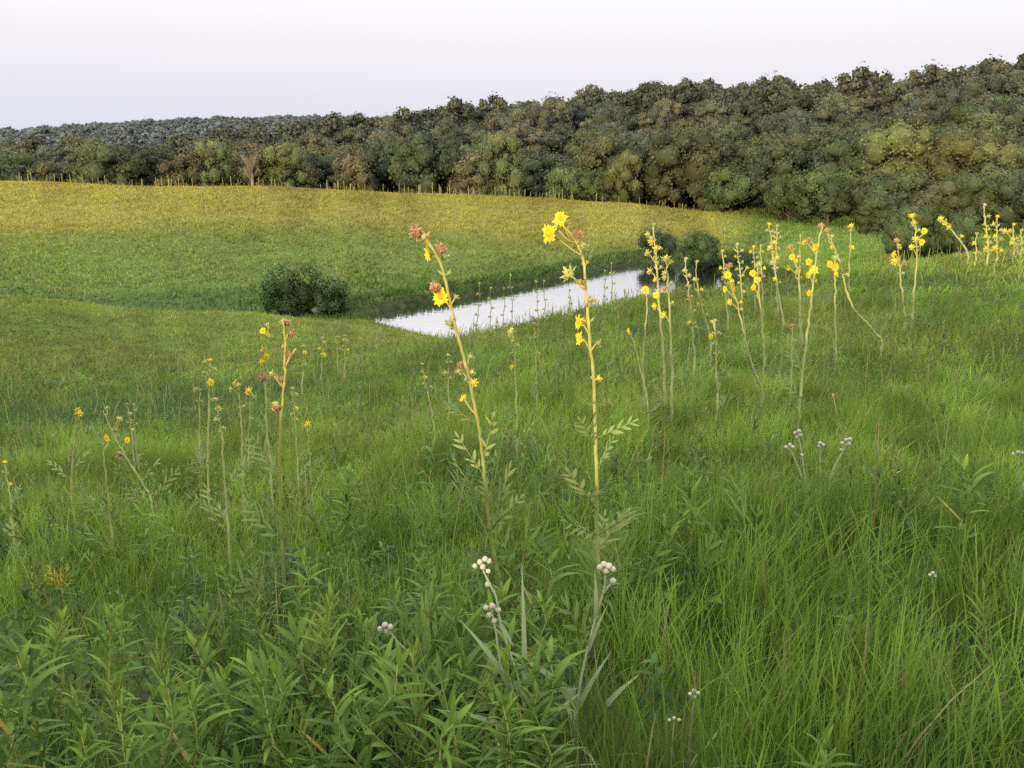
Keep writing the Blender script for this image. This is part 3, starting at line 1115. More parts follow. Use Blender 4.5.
# group around the right end of the pond
compass_plant('slim stalk densely dotted with yellow buds, its top against the dark pond shrub', (665, 400),
              [(653, 226), (655, 250), (657, 275), (659, 305), (662, 340), (664, 370), (665, 400)],
              [(656, 295, 'f', 8, 'c'), (648, 234, 'b', 6), (652, 241, 'y', 7), (648, 253, 'b', 6), (656, 248, 'y', 6, 'r'), (657, 263, 'b', 5, 'r'), (650, 271, 'b', 6), (655, 306, 'y', 6)], buds=7, bud_px=5, w_px=3.2, leaf_m=.3)
compass_plant('stiff stalk with a blunt green-budded head beside the densely dotted slim one', (672, 402),
              [(667, 258), (668, 275), (670, 305), (671, 340), (672, 370), (672, 402)],
              [(666, 259, 'b', 9, 'u'), (670, 262, 'b', 7, 'ru'), (665, 273, 'b', 6), (664, 289, 's', 6), (671, 283, 'b', 5, 'r'), (664, 315, 'y', 6, 'l')], buds=3, w_px=3.0, leaf_m=.3)
compass_plant('bent thin stalk with one round yellow bloom on top near the pond', (645, 402),
              [(646, 291), (647, 303), (645, 330), (643, 360), (645, 402)], [(645, 290, 'f', 9, 'c')], w_px=2.6, leaf_m=.28)
compass_plant('short thin stalk tipped with a single tiny yellow flower leaning left', (648, 412),
              [(629, 333), (634, 342), (641, 370), (646, 392), (648, 412)], [(628, 331, 'f', 8, 'l')], w_px=2.2, leaves=2, leaf_m=.25)
compass_plant('slightly wavy green-budded stalk leaning left right of the blunt-headed one', (694, 360),
              [(684, 259), (687, 282), (690, 307), (693, 335), (694, 360)], buds=9, bud_px=4, w_px=2.4, bud_from=.4)
compass_plant('faint bare-tipped stalk with a bend, above the short yellow-knobbed one', (711, 350),
              [(697, 263), (698, 287), (704, 311), (709, 332), (711, 350)], [(711, 336, 'y', 6, 'r')], buds=5, bud_px=3.5, w_px=2.2, bud_from=.5)
compass_plant('short straight stalk with a yellow knob halfway up in the grass', (717, 400),
              [(714, 321), (715, 345), (716, 370), (717, 400)], [(711, 337, 'f', 7, 'l'), (713, 322, 'b', 5, 'u')], buds=4, bud_px=4, w_px=2.6)
compass_plant('stalk leaning left with a red-topped cluster of yellow blooms', (762, 392),
              [(728, 268), (732, 287), (739, 310), (744, 335), (750, 357), (757, 378), (762, 392)],
              [(729, 266, 's', 8, 'u'), (728, 275, 'f', 9, 'c'), (725, 289, 'f', 7, 'l'), (734, 289, 'f', 7, 'r'), (732, 281, 'y', 6), (730, 302, 'y', 5), (741, 302, 'y', 4, 'r')], buds=2, w_px=2.8, leaf_m=.34, leaves=4)
compass_plant('faint slender stalk just left of the red-topped cluster', (728, 322), [(722, 251), (725, 275), (727, 300), (728, 322)], buds=6, bud_px=4, w_px=2.0)
compass_plant('thin greenish stalk rising between the red-topped cluster and the yellow cluster', (745, 345), [(736, 245), (740, 270), (742, 310), (745, 345)], [(747, 268, 'b', 5, 'ru')], buds=8, bud_px=3.6, w_px=2.2)
compass_plant('stalk with four bright yellow blooms bunched to its left', (764, 362),
              [(757, 265), (758, 287), (761, 317), (763, 340), (764, 362)],
              [(753, 273, 'f', 8, 'c'), (757, 280, 'f', 8, 'c'), (753, 287, 'f', 8, 'l'), (759, 290, 'f', 6, 'r'), (757, 266, 'b', 6, 'u'), (760, 272, 'b', 5, 'r')], w_px=2.8, leaf_m=.3)
compass_plant('tall faint stalk behind the four-bloomed bunch, leaning left', (783, 320), [(769, 224), (772, 250), (775, 275), (780, 302), (783, 320)], buds=9, bud_px=4, w_px=2.4, bud_from=.5)
compass_plant('tall faint stalk with a greenish tip, right of its leaning twin', (778, 305), [(777, 226), (776, 250), (776, 275), (778, 305)], buds=7, bud_px=4, w_px=2.2)
compass_plant('slight budded stalk directly above the four-bloomed bunch', (763, 312), [(760, 245), (761, 270), (762, 292), (763, 312)], buds=6, bud_px=3.6, w_px=1.9)
compass_plant('thin stalk with green buds left of the four-bloomed bunch top', (755, 308), [(753, 247), (754, 270), (755, 308)], buds=5, bud_px=3.6, w_px=1.8)
compass_plant('stalk with orange-yellow heads packed along its upper part', (802, 342),
              [(791, 247), (795, 262), (799, 280), (800, 312), (802, 342)],
              [(790, 247, 's', 6, 'u'), (792, 257, 'f', 7, 'c'), (796, 261, 'y', 6, 'r'), (789, 268, 'f', 6, 'l'), (797, 272, 'y', 5, 'r')], buds=2, bud_px=4, w_px=2.4)
compass_plant('plain green spike standing straight behind the orange-headed stalk', (800, 330), [(800, 234), (800, 265), (799, 300), (800, 330)], buds=6, bud_px=3, w_px=2.0, ybud=0)
compass_plant('pale stalk with rust-coloured top and six yellow blooms down its left side', (800, 402),
              [(821, 226), (817, 245), (814, 270), (811, 297), (809, 315), (806, 340), (803, 365), (800, 402)],
              [(821, 226, 's', 7, 'u'), (816, 247, 'f', 9, 'l'), (809, 240, 's', 6, 'l'), (809, 262, 'f', 8, 'c'), (814, 270, 'y', 7, 'c'), (808, 275, 'f', 8, 'l'), (816, 281, 'f', 8, 'r'), (809, 293, 'f', 7, 'l'), (805, 242, 'y', 5)],
              w_px=3.2, leaf_m=.34, leaves=5, leaf_px=[((806, 340), (820, 318)), ((804, 362), (824, 345)), ((803, 370), (786, 345))])
compass_plant('long stalk arching far to the right below its rusty top', (882, 342),
              [(826, 232), (833, 247), (839, 262), (843, 278), (848, 297), (856, 312), (866, 322), (876, 334), (882, 342)],
              [(827, 231, 's', 7, 'u'), (830, 238, 's', 6, 'r'), (832, 247, 'y', 4), (840, 261, 's', 6, 'r')], buds=3, bud_px=4, w_px=2.8, leaf_m=.3, leaf_px=[((861, 318), (859, 303)), ((872, 330), (876, 318))])
compass_plant('straight stalk with paired yellow blooms under the arching one', (836, 350),
              [(835, 258), (835, 280), (835, 310), (836, 350)], [(830, 264, 'f', 8, 'l'), (835, 267, 'f', 9, 'c'), (836, 274, 'y', 6, 'r'), (835, 258, 'b', 5, 'u')], w_px=2.4)
compass_plant('faint stalk with a small yellow tip against the far green meadow', (849, 290), [(851, 225), (850, 245), (849, 265), (849, 290)], [(851, 226, 'y', 6, 'u'), (851, 231, 'b', 5, 'u')], buds=2, bud_px=3.5, w_px=2.2)
compass_plant('reddish stalk with an orange-yellow bunch below its top on the right slope', (905, 322),
              [(898, 241), (900, 265), (902, 290), (904, 308), (905, 322)], [(897, 241, 's', 6, 'u'), (894, 254, 'f', 8, 'l'), (895, 261, 'y', 7, 'l'), (904, 263, 's', 5, 'r'), (900, 248, 'b', 5, 'r')], buds=2, bud_px=4, w_px=2.5, leaf_m=.26)
compass_plant('curved stalk with a budded yellow tip and two round blooms to its right', (912, 320),
              [(912, 215), (916, 235), (917, 257), (915, 285), (913, 305), (912, 320)], [(912, 216, 'y', 7, 'u'), (914, 223, 'y', 5), (924, 231, 'f', 7, 'c'), (922, 242, 'f', 7, 'c'), (916, 239, 'y', 6), (919, 230, 'b', 5, 'r'), (912, 247, 'y', 5)], buds=2, bud_px=4, w_px=2.6, leaf_m=.26)
compass_plant('stalk slanting sharply left with a yellow tip over the ridge', (968, 256),
              [(940, 219), (948, 227), (957, 237), (965, 248), (968, 256)], [(941, 219, 'y', 5, 'l'), (945, 223, 'f', 6, 'c'), (949, 227, 'y', 5, 'lu')], buds=2, bud_px=3.5, w_px=2.6, bud_from=.4)
compass_plant('tallest budded stalk on the right ridge, dark woods behind it', (988, 256), [(984, 206), (987, 227), (988, 245), (988, 256)], buds=8, bud_px=4, w_px=2.4, bud_from=.3)
compass_plant('knobbly stalk right of the tallest one on the ridge', (997, 254), [(998, 219), (997, 235), (997, 254)], buds=7, bud_px=4.5, w_px=2.4, bud_from=.3)
compass_plant('short stalk leaning left between knobbly stalks near the right edge', (1017, 250), [(1005, 232), (1011, 238), (1016, 245), (1017, 250)], [(1005, 231, 'y', 5, 'l')], buds=3, bud_px=3.5, w_px=2.0, bud_from=.3)
compass_plant('upright stalk with a pale tip close to the right edge of the ridge', (1014, 250), [(1013, 226), (1014, 238), (1014, 250)], buds=5, bud_px=4, w_px=2.2, bud_from=.3)
compass_plant('stubby stalk at the very right edge of the ridge', (1021, 248), [(1020, 230), (1021, 240), (1021, 248)], buds=4, bud_px=4, w_px=2.2, bud_from=.3)
compass_plant('small stalk in the notch left of the tallest ridge stalk', (976, 256), [(975, 232), (976, 245), (976, 256)], buds=3, bud_px=3.5, w_px=1.9, bud_from=.3)
compass_plant('dried reddish knob on a short plain stalk below the six-bloomed one', (791, 385), [(793, 327), (792, 350), (791, 385)], [(791, 326, 's', 6, 'u')], w_px=2.2, leaves=2, leaf_m=.22)
# left group
compass_plant('stout stalk with dried red-brown heads and a hanging wilted flower', (283, 560),
              [(284, 321), (286, 340), (285, 360), (286, 372), (284, 392), (281, 425), (280, 460), (281, 500), (282, 535), (283, 560)],
              [(291, 333, 's', 11, 'r'), (287, 323, 's', 9, 'ru'), (283, 322, 'b', 8, 'u'), (285, 347, 's', 8, 'l'), (289, 355, 's', 8, 'r'), (282, 379, 's', 7, 'l'), (272, 374, 'b', 8, 'lu'), (276, 407, 's', 12, 'd'), (276, 404, 'y', 8, 'd')],
              side=[((287, 365), (296, 349)), ((283, 384), (271, 373))], w_px=3.9, leaf_m=.34, leaves=3, leaf_px=[((281, 500), (299, 480)), ((282, 520), (262, 490)), ((283, 545), (298, 500))], stemc=(.44, .38, .10), basal=4)
compass_plant('slender stalk stacked with yellow blooms above one dark red dried head', (271, 480),
              [(267, 324), (265, 345), (263, 372), (265, 400), (266, 430), (270, 460), (271, 480)],
              [(263, 331, 'f', 8, 'c'), (268, 334, 'f', 7, 'r'), (262, 339, 'f', 8, 'l'), (263, 349, 'f', 9, 'l'), (266, 356, 'y', 6, 'r'), (262, 362, 'y', 7, 'l'), (263, 378, 's', 10, 'c'), (267, 325, 'b', 4, 'u')], w_px=3.0, leaf_m=.3)
compass_plant('stalk with small grey buds at its bent tip and one yellow bloom on its right', (207, 478),
              [(205, 361), (209, 370), (207, 378), (207, 405), (207, 440), (207, 478)], [(205, 362, 'b', 5, 'u'), (204, 373, 'b', 6, 'l'), (211, 382, 'f', 9, 'r')], buds=2, bud_px=4, w_px=2.6, leaf_m=.3)
compass_plant('leaning stalk lined with pale buds in front of the bent-tipped one', (228, 535),
              [(214, 400), (216, 415), (220, 432), (222, 460), (225, 495), (228, 535)], [(214, 400, 'b', 6, 'u'), (218, 408, 'b', 6, 'r'), (216, 420, 'b', 6), (220, 432, 'b', 5, 'r')], buds=4, bud_px=4.5, w_px=3.0, leaf_m=.36, leaves=5)
compass_plant('stalk with a yellow and green flower cluster at its tip', (243, 482),
              [(237, 384), (239, 400), (241, 425), (242, 455), (243, 482)], [(235, 382, 'f', 8, 'lu'), (238, 386, 'b', 7, 'u'), (231, 389, 'b', 5, 'l')], buds=2, bud_px=4, w_px=2.6)
compass_plant('thin stalk with a small orange bloom right of the green-clustered one', (249, 462), [(250, 390), (250, 410), (249, 435), (249, 462)], [(249, 391, 'y', 7, 'c'), (252, 396, 'b', 5, 'r')], buds=3, bud_px=3.6, w_px=2.0)
compass_plant('faint budless stalk left of the bent-tipped one', (199, 452), [(197, 388), (198, 410), (199, 452)], [(196, 389, 'b', 5, 'l')], buds=2, bud_px=3.5, w_px=1.9)
compass_plant('single stalk with a yellow crown standing alone at the far left', (72, 496),
              [(78, 408), (76, 425), (74, 450), (72, 475), (72, 496)], [(77, 409, 'f', 8, 'u'), (79, 413, 'y', 6, 'r'), (76, 414, 'b', 5, 'l')], w_px=2.6, leaf_m=.3)
compass_plant('upright stalk with one yellow bloom left of the leaning two-flowered stalk', (112, 522),
              [(107, 439), (108, 460), (110, 490), (112, 522)], [(107, 438, 'f', 9, 'c')], w_px=2.8, leaf_m=.3)
compass_plant('leaning stalk with two yellow flowers halfway along on the left', (152, 500),
              [(107, 408), (112, 422), (118, 436), (124, 447), (134, 465), (145, 484), (152, 500)],
              [(127, 440, 'f', 8, 'r'), (119, 454, 's', 8, 'd'), (115, 430, 'b', 7, 'l'), (119, 419, 'b', 6, 'ru'), (107, 408, 'b', 4, 'u')], side=[((117, 434), (120, 418))], w_px=2.8, leaf_m=.32)
compass_plant('thin green spike just right of the leaning two-flowered stalk', (133, 458), [(125, 405), (129, 425), (131, 442), (133, 458)], buds=4, bud_px=3, w_px=1.9, ybud=0)
compass_plant('faint straight spike beside the thin green one', (138, 456), [(135, 402), (136, 425), (138, 456)], buds=4, bud_px=3, w_px=1.9, ybud=0)
compass_plant('budding stalk cut by the left edge of the picture', (10, 520), [(1, 463), (4, 480), (8, 500), (10, 520)], buds=3, bud_px=4, w_px=2.6)
compass_plant('pale bud-lined stalk just right of the stout dried one', (298, 478), [(292, 390), (294, 410), (296, 440), (298, 478)], buds=6, bud_px=4, w_px=2.2)
compass_plant('weak stalk with a dull yellow dot low in the grass', (311, 470), [(308, 422), (310, 445), (311, 470)], [(308, 424, 'y', 6, 'c'), (309, 432, 's', 4, 'r')], w_px=1.8)
compass_plant('greenish spike behind the stout dried stalk', (302, 385), [(304, 348), (303, 365), (302, 385)], buds=4, bud_px=4, w_px=2.0)
compass_plant('pair-tipped faint spike on the brow left of the pond', (322, 375), [(322, 338), (322, 355), (322, 375)], buds=4, bud_px=3.5, w_px=1.8)
compass_plant('taller faint spike beside the pair-tipped one on the brow', (345, 372), [(344, 337), (345, 352), (345, 372)], buds=4, bud_px=3.5, w_px=1.8)
compass_plant('slim faint spike with open tip between brow spikes', (338, 366), [(338, 338), (338, 350), (338, 366)], buds=3, bud_px=3, w_px=1.6)
# middle, between and below the two tall ones
compass_plant('waist-high pale stalk with tight buds between the two tall stalks', (517, 432),
              [(511, 331), (514, 347), (515, 370), (516, 395), (517, 432)], [(511, 332, 'b', 6, 'u'), (513, 341, 'b', 5, 'l'), (512, 367, 'y', 5, 'l')], buds=5, bud_px=4, w_px=2.8)
compass_plant('thin stalk with brownish tip to the left of the tallest stalk', (537, 392), [(535, 319), (535, 345), (536, 370), (537, 392)], [(535, 320, 's', 5, 'u')], buds=3, bud_px=3.5, w_px=1.9)
compass_plant('small yellowish stalk left of the tall leaning one, half hidden in grass', (434, 430), [(422, 365), (425, 382), (430, 402), (434, 430)], buds=5, bud_px=4, w_px=2.0, ybud=.5)
compass_plant('faint yellow-budded stalk behind the tall leaning one', (449, 405), [(447, 357), (448, 380), (449, 405)], buds=4, bud_px=4, w_px=1.8, ybud=.5)
for (t_, b_, lab) in [((510, 273), (512, 328), 'tall green stalk seen against the pond left of centre'), ((480, 282), (476, 330), 'leafy green stalk at the near end of the pond'),
                      ((490, 288), (490, 330), 'stalk second from the near end of the pond'), ((504, 287), (503, 328), 'stalk just left of the tall green one against the pond'),
                      ((536, 281), (538, 324), 'left one of two stalks against the middle of the pond'), ((543, 281), (545, 322), 'right one of two stalks against the middle of the pond'),
                      ((611, 262), (612, 306), 'leafy stalk against the far end of the pond'), ((605, 270), (603, 308), 'faint stalk beside the leafy one at the far pond end'),
                      ((569, 290), (569, 318), 'faint stalk against the pond close left of the tallest stalk')]:
    compass_plant(lab, b_, [t_, ((t_[0] + b_[0]) / 2 + .8, (t_[1] + b_[1]) / 2), b_], buds=5, bud_px=2.6, w_px=1.1, bud_from=.35, ybud=0.05, leaves=6, leaf_m=.35, basal=2, stemc=(.26, .32, .12))

# far ones: small copies on the hills
def far_plant(seed):
    rnd = random.Random(seed)
    st, sp = MB(), MB()
    lx = rnd.uniform(-.08, .08)
    st.tube([(0, 0, 0), (lx * .5, 0, .8), (lx, 0, 1.5)], [.036, .034, .028], (.36, .35, .12), 4)
    for i in range(9):
        t = .45 + .55 * i / 9
        a = rnd.uniform(0, 6.28)
        sp.blade((lx * t, 0, 1.5 * t), (math.cos(a), math.sin(a), .8), (0, 0, 1),   .22, .15, (.46, .41, .12) if rnd.random() < .8 else (.55, .42, .06), seg=1)
    return st.mesh('far_stem', M_STEM), sp.mesh('far_flower_spike', M_STEM)


FARP = []
rnd = random.Random(21)


def hill_top(u):
    """The grassy skyline of the far hill in the column u."""
    th = theta_of(u, 190)
    rs = np.linspace(100, 165, 140)
    g = ground(rs * math.sin(th), rs * math.cos(th))
    i = int(np.argmax(g / rs))
    return rs[i] * math.sin(th), rs[i] * math.cos(th), float(g[i])


def far_instance(x, y, z, s, label, group):
    if len(FARP) < 4:
        root = empty('compass_plant', (0, 0, 0))
        a, b = far_plant(60 + len(FARP))
        link('stem', a, root)
        link('flower_spike', b, root)
        FARP.append(root)
        o = root
    else:
        o = copy_tree(FARP[rnd.randrange(4)])
    o.location = (x, y, z)
    o.rotation_euler = (0, 0, rnd.uniform(0, 6.28))
    o.scale = (s, s, s * rnd.uniform(.85, 1.2))
    tag(o, label, 'compass plant', group)


clumps = [rnd.uniform(0, 690) for i in range(30)]
for i in range(175):
    u = rnd.uniform(0, 715) if rnd.random() < .45 else rnd.choice(clumps) + rnd.gauss(0, 7)
    x, y, z = hill_top(u)
    back = rnd.uniform(-3.5, 2.5)
    k = 1 + back / math.hypot(x, y)
    x, y = x * k, y * k
    far_instance(x, y, gz(x, y), rnd.uniform(.45, 1.1) * rnd.uniform(.65, 1.0), 'tiny far yellow-green flower spike along the crest of the sunlit hill', 'flower spikes along the far crest')
for i in range(70):
    u, v = rnd.uniform(0, 640), rnd.uniform(192, 300)
    x, y, z = hit(u, v, .1)
    if math.hypot(x, y) < 70 or pond_dist(np.array([x]), np.array([y]))[0] < 2:
        continue
    far_instance(x, y, z, rnd.uniform(.28, .55), 'tiny far flower spike scattered on the face of the sunlit hill', 'flower spikes on the far hillside')


# ------------------------------------------------------------------ big divided leaves low in the near meadow
DLEAF = [compass_leaf(5, 31, (.125, .20, .042), .36, .055), compass_leaf(7, 32, (.11, .185, .04), .32, .048), compass_leaf(6, 33, (.14, .215, .045), .38, .06)]
rnd = random.Random(77)
for i in range(22):
    u, v = rnd.uniform(190, 470), rnd.uniform(640, 790)
    if i > 15:
        u, v = rnd.uniform(480, 760), rnd.uniform(500, 620)
    x, y, g = hit(u, v, .12)
    root = empty('divided_leaf_plant', (x, y, g))
    tag(root, 'low plant with large pale divided leaves in the near meadow', 'leafy plant', 'low plants with large divided leaves')
    sm_ = MB()
    sm_.tube([(0, 0, -.03), (.004, 0, .03), (0, .004, .08)], [.009, .007, .004], (.26, .29, .10), 6)
    link('stem', sm_.mesh('short_stem', M_STEM), root)
    for k in range(rnd.randint(4, 6)):
        a = rnd.uniform(0, 6.28)
        e = rnd.uniform(.7, 1.25)
        d = Vector((math.cos(a) * math.cos(e), math.sin(a) * math.cos(e), math.sin(e)))
        q = d.to_track_quat('Y', 'Z') @ Quaternion((0, 1, 0), rnd.uniform(-1, 1))
        link('leaf', DLEAF[rnd.randrange(3)], root, (0, 0, 0), q, rnd.uniform(.3, .46))


# ------------------------------------------------------------------ pale round-headed plants
def ball_mesh(seed):
    rnd = random.Random(seed)
    m = MB()
    n_ = 130
    vs, cs = [], []
    rings, sides = 7, 11
    for i in range(rings + 1):
        ph = math.pi * i / rings
        for k in range(sides):
            a = 2 * math.pi * (k + .5 * (i % 2)) / sides
            rr = .5 * rnd.uniform(.88, 1.08)
            g = rnd.uniform(.78, 1.05)
            vs.append((math.sin(ph) * math.cos(a) * rr, math.sin(ph) * math.sin(a) * rr, math.cos(ph) * rr))
            cs.append((.50 * g, .47 * g, .36 * g))
    fs = []
    for i in range(rings):
        for k in range(sides):
            k2 = (k + 1) % sides
            fs.append((i * sides + k, (i + 1) * sides + k, (i + 1) * sides + k2, i * sides + k2))
    m.add(vs, fs, cs)
    for i in range(60):
        z = rnd.uniform(-1, 1)
        a = rnd.uniform(0, 6.28)
        s = math.sqrt(1 - z * z)
        d = (s * math.cos(a), s * math.sin(a), z)
        m.blade([c * .42 for c in d], d, (d[1], -d[0], .3), .14, .06, (.46, .45, .37), seg=1)
    return m.mesh('round_head', M_WHITE, False)


BALL = [ball_mesh(i) for i in range(3)]


def round_head_plant(label, base, stalks, balls, leaves_px=(), w_px=2.8, dy=0.0, extra=3):
    rnd = random.Random(base[0])
    x, y, g = hit(*base, can=.15)
    B = Vector((x, y, g))
    root = empty('white_headed_plant', B)
    tag(root, label, 'white-headed plant', 'plants with round white heads')

    def Wp(u, v, dy=0.0):
        d = ray(u, v)
        k = (y + dy) / d[1]
        return Vector((d[0] * k, y + dy, d[2] * k)) - B
    px = y / F
    st = MB()
    for j, line in enumerate(stalks):
        L_ = [Wp(*p) for p in line]
        if j == 0:
            L_ = L_ + [Vector((0, 0, 0))]
        st.tube(smooth_line(L_, 4), [w_px * px * .5 * (.62 + .45 * i / (len(L_) * 4)) for i in range(len(L_) * 4 - 3)], (.36, .40, .24), 6)
    link('stem', st.mesh('pale_stem', M_STEM), root)
    for (u, v, s) in balls:
        c = Wp(u, v, rnd.uniform(-.012, .012))
        link('flower_head', BALL[rnd.randrange(3)], root, c, quat_z((rnd.uniform(-1, 1), rnd.uniform(-1, 1), rnd.uniform(0, 1))), s * px * .9)
    for a, b, w in leaves_px:
        A_, E_ = Wp(*a), Wp(*b, -.05)
        m = MB()
        d = E_ - A_
        m.blade((0, 0, 0), d + Vector((0, 0, .25 * d.length)), Vector((0, -.6, .8)), d.length * 1.05, w * px * 1.0, (.22, .28, .14), bend=.75, seg=7, fold=.25, prof=lambda t: (1 - t ** 2.2) * .9 + .05)
        link('leaf', m.mesh('strappy_leaf', M_FORB), root, A_)
    for i in range(extra):
        m = MB()
        a = rnd.uniform(0, 6.28)
        m.blade((0, 0, 0), (math.cos(a) * .6, math.sin(a) * .6, .8), Vector((-math.cos(a), -math.sin(a), .6)), rnd.uniform(.18, .32), .016, (.22, .29, .15), bend=.5, seg=6, fold=.25, prof=lambda t: (1 - t ** 2.2) * .9 + .05)
        link('leaf', m.mesh('strappy_leaf', M_FORB), root, (0, 0, .02))
    return root


round_head_plant('plant with two clusters of round white heads and strappy grey leaves', (528, 748),
                 [[(483, 570), (489, 583), (496, 597), (500, 621), (509, 650), (518, 678), (525, 715)], [(492, 614), (496, 632), (499, 655), (508, 690), (518, 700)], [(489, 583), (488, 580)]],
                 [(475, 566, 6.5), (480, 562, 7), (485, 559, 7), (489, 561, 6.5), (483, 567, 7), (488, 571, 6), (488, 584, 7), (486, 608, 7), (492, 606, 8), (498, 610, 7), (489, 615, 7), (494, 621, 6.5)],
                 [((512, 690), (481, 640), 8), ((525, 690), (524, 600), 7), ((500, 625), (510, 640), 6), ((527, 700), (562, 689), 7), ((520, 735), (460, 712), 8), ((526, 700), (505, 672), 9), ((530, 740), (560, 708), 8), ((530, 745), (545, 725), 8)], w_px=3.4)
round_head_plant('plant with one cluster of round white heads on a tall pale stalk', (577, 716),
                 [[(605, 576), (604, 590), (597, 612), (592, 632), (586, 656), (580, 685), (577, 716)], [(613, 582), (608, 587), (603, 594)]],
                 [(600, 567, 7), (604, 564, 7.5), (609, 566, 8), (613, 569, 7), (606, 571, 7), (613, 581, 8)],
                 [((577, 700), (525, 655), 9), ((596, 618), (598, 592), 6), ((588, 650), (598, 625), 6), ((607, 705), (625, 686), 7), ((578, 708), (598, 672), 7)], w_px=3.4)
round_head_plant('leaning stalk with three round white heads above the leafy patch', (432, 690), [[(388, 630), (398, 642), (410, 655), (422, 672), (432, 690)]],
                 [(380, 629, 7), (385, 625, 7.5), (390, 627, 7.5), (386, 632, 7)], [((428, 690), (410, 668), 6)], w_px=3.0)
round_head_plant('left white-headed stalk of the cluster in the right grass, two bunches', (806, 490), [[(798, 435), (801, 450), (804, 471), (806, 490)], [(789, 447), (796, 462), (803, 480)]],
                 [(795, 433, 4.5), (799, 431, 5), (800, 435, 4.5), (797, 437, 4.5), (786, 447, 4.5), (790, 445, 5), (793, 447, 4), (789, 449, 4), (802, 455, 4)], w_px=2.2, extra=2)
round_head_plant('small white-headed stalk between two taller ones in the right grass', (820, 476), [[(821, 445), (820, 458), (820, 476)]], [(820, 443, 4.5), (823, 445, 4.5), (819, 446, 4)], w_px=1.9, extra=2)
round_head_plant('right white-headed stalk of the cluster, bending right', (828, 488), [[(846, 443), (842, 453), (834, 468), (828, 488)]], [(842, 443, 4.5), (846, 440, 5), (850, 439, 4.5), (849, 444, 4.5), (841, 450, 4), (845, 445, 4.5)], w_px=2.1, extra=2)
round_head_plant('pale flat flower head at the right edge above the grass', (1020, 486), [[(1018, 456), (1019, 470), (1020, 486)]], [(1013, 454, 4), (1018, 452, 4.5), (1022, 453, 4)], w_px=1.9, extra=2)
round_head_plant('lone flat white head low in the grass at the bottom', (690, 735), [[(694, 698), (693, 712), (690, 735)]], [(690, 694, 5), (694, 691, 6), (698, 693, 5), (694, 697, 5)], w_px=2.2, extra=2)
round_head_plant('faded white head lower left of the lone flat one', (672, 752), [[(674, 722), (673, 735), (672, 752)]], [(669, 720, 4.5), (674, 718, 4.5), (679, 720, 4.5)], w_px=2.0, extra=2)
round_head_plant('tiny white head standing in long grass on the right', (934, 606), [[(932, 577), (933, 590), (934, 606)]], [(930, 575, 4), (933, 573, 4.5), (935, 576, 4)], w_px=1.8, extra=2)


# dry stalks
def dry_stalk(label, base, line, w_px, c, head=None, cat='dry stalk'):
    x, y, g = hit(*base, can=.15)
    B = Vector((x, y, g))
    root = empty('dry_stalk', B)
    tag(root, label, cat, 'dry stalks in the grass')
    px = y / F

    def Wp(u, v):
        d = ray(u, v)
        k = y / d[1]
        return Vector((d[0] * k, y, d[2] * k)) - B
    st = MB()
    L_ = [Wp(*p) for p in line] + [Vector((0, 0, 0))]
    st.tube(smooth_line(L_, 4), [w_px * px * .5 * (.5 + .5 * i / (len(L_) * 4)) for i in range(len(L_) * 4 - 3)], c, 5)
    link('stem', st.mesh('dry_stem', M_STEM), root)
    hd = MB()
    rn = random.Random(base[0])
    s = (head or 3) * px
    for i in range(8):
        a = i * 2.4
        hd.blade((0, 0, -s * .4 + s * .1 * i), (math.cos(a), math.sin(a), .9), (0, -1, .2), s * .6, s * .4, [v_ * .7 for v_ in c], seg=1)
    hd.tube([(0, 0, -.5 * s), (0, 0, 0), (0, 0, .5 * s)], [.2 * s, .38 * s, .1 * s], [v_ * .6 for v_ in c], 6)
    link('seed_head', hd.mesh('dry_head', M_HEAD), root, L_[0])


dry_stalk('green stalk topped by a small dark brown seed head', (390, 612), [(388, 549), (389, 575), (390, 600)], 2.4, (.20, .25, .09), 6)
dry_stalk('long thin dark dead stalk in the shaded hollow on the left', (183, 705), [(186, 545), (185, 600), (183, 660), (183, 705)], 1.5, (.09, .07, .045), 4)
dry_stalk('thin dark dead stalk leaning left in the leafy patch', (150, 720), [(106, 622), (120, 655), (138, 690), (150, 720)], 1.5, (.10, .08, .05), 4)
dry_stalk('thin reddish dead stalk standing in the right grass', (874, 540), [(879, 425), (877, 460), (875, 500), (874, 530)], 1.7, (.26, .16, .10), 4)
dry_stalk('pale straw stalk leaning in front of the white-headed cluster', (856, 492), [(833, 395), (840, 425), (849, 460), (855, 485)], 1.6, (.36, .30, .16), 4)
dry_stalk('pale dead twig lying low at the bottom left', (163, 766), [(178, 728), (170, 740), (164, 752)], 2.0, (.42, .38, .26), 4)


# yellowed seedling
def seedling():
    x, y, g = hit(61, 582, can=.12)
    B = Vector((x, y, g))
    root = empty('yellowed_seedling', B)
    tag(root, 'small yellowed plant with ferny leaves in the left grass', 'seedling')
    px = y / F
    st = MB()
    st.tube([(0, 0, 0), (0, 0, .12), (.005, 0, 40 * px)], [.006, .005, .003], (.45, .36, .08), 5)
    link('stem', st.mesh('seedling_stem', M_STEM), root)
    ym = compass_leaf(5, 9, (.42, .40, .07), .36)
    for i, (dx, dz) in enumerate([(-18, 22), (-10, 34), (2, 44), (12, 36), (17, 24), (8, 18)]):
        d = Vector((dx * px, random.uniform(-.03, .03), dz * px))
        q = d.to_track_quat('Y', 'Z') @ Quaternion((0, 1, 0), .4 * (i - 3))
        link('leaf', ym, root, (0, 0, 14 * px), q, d.length)


seedling()


# ------------------------------------------------------------------ trees and shrubs
NORM = {}


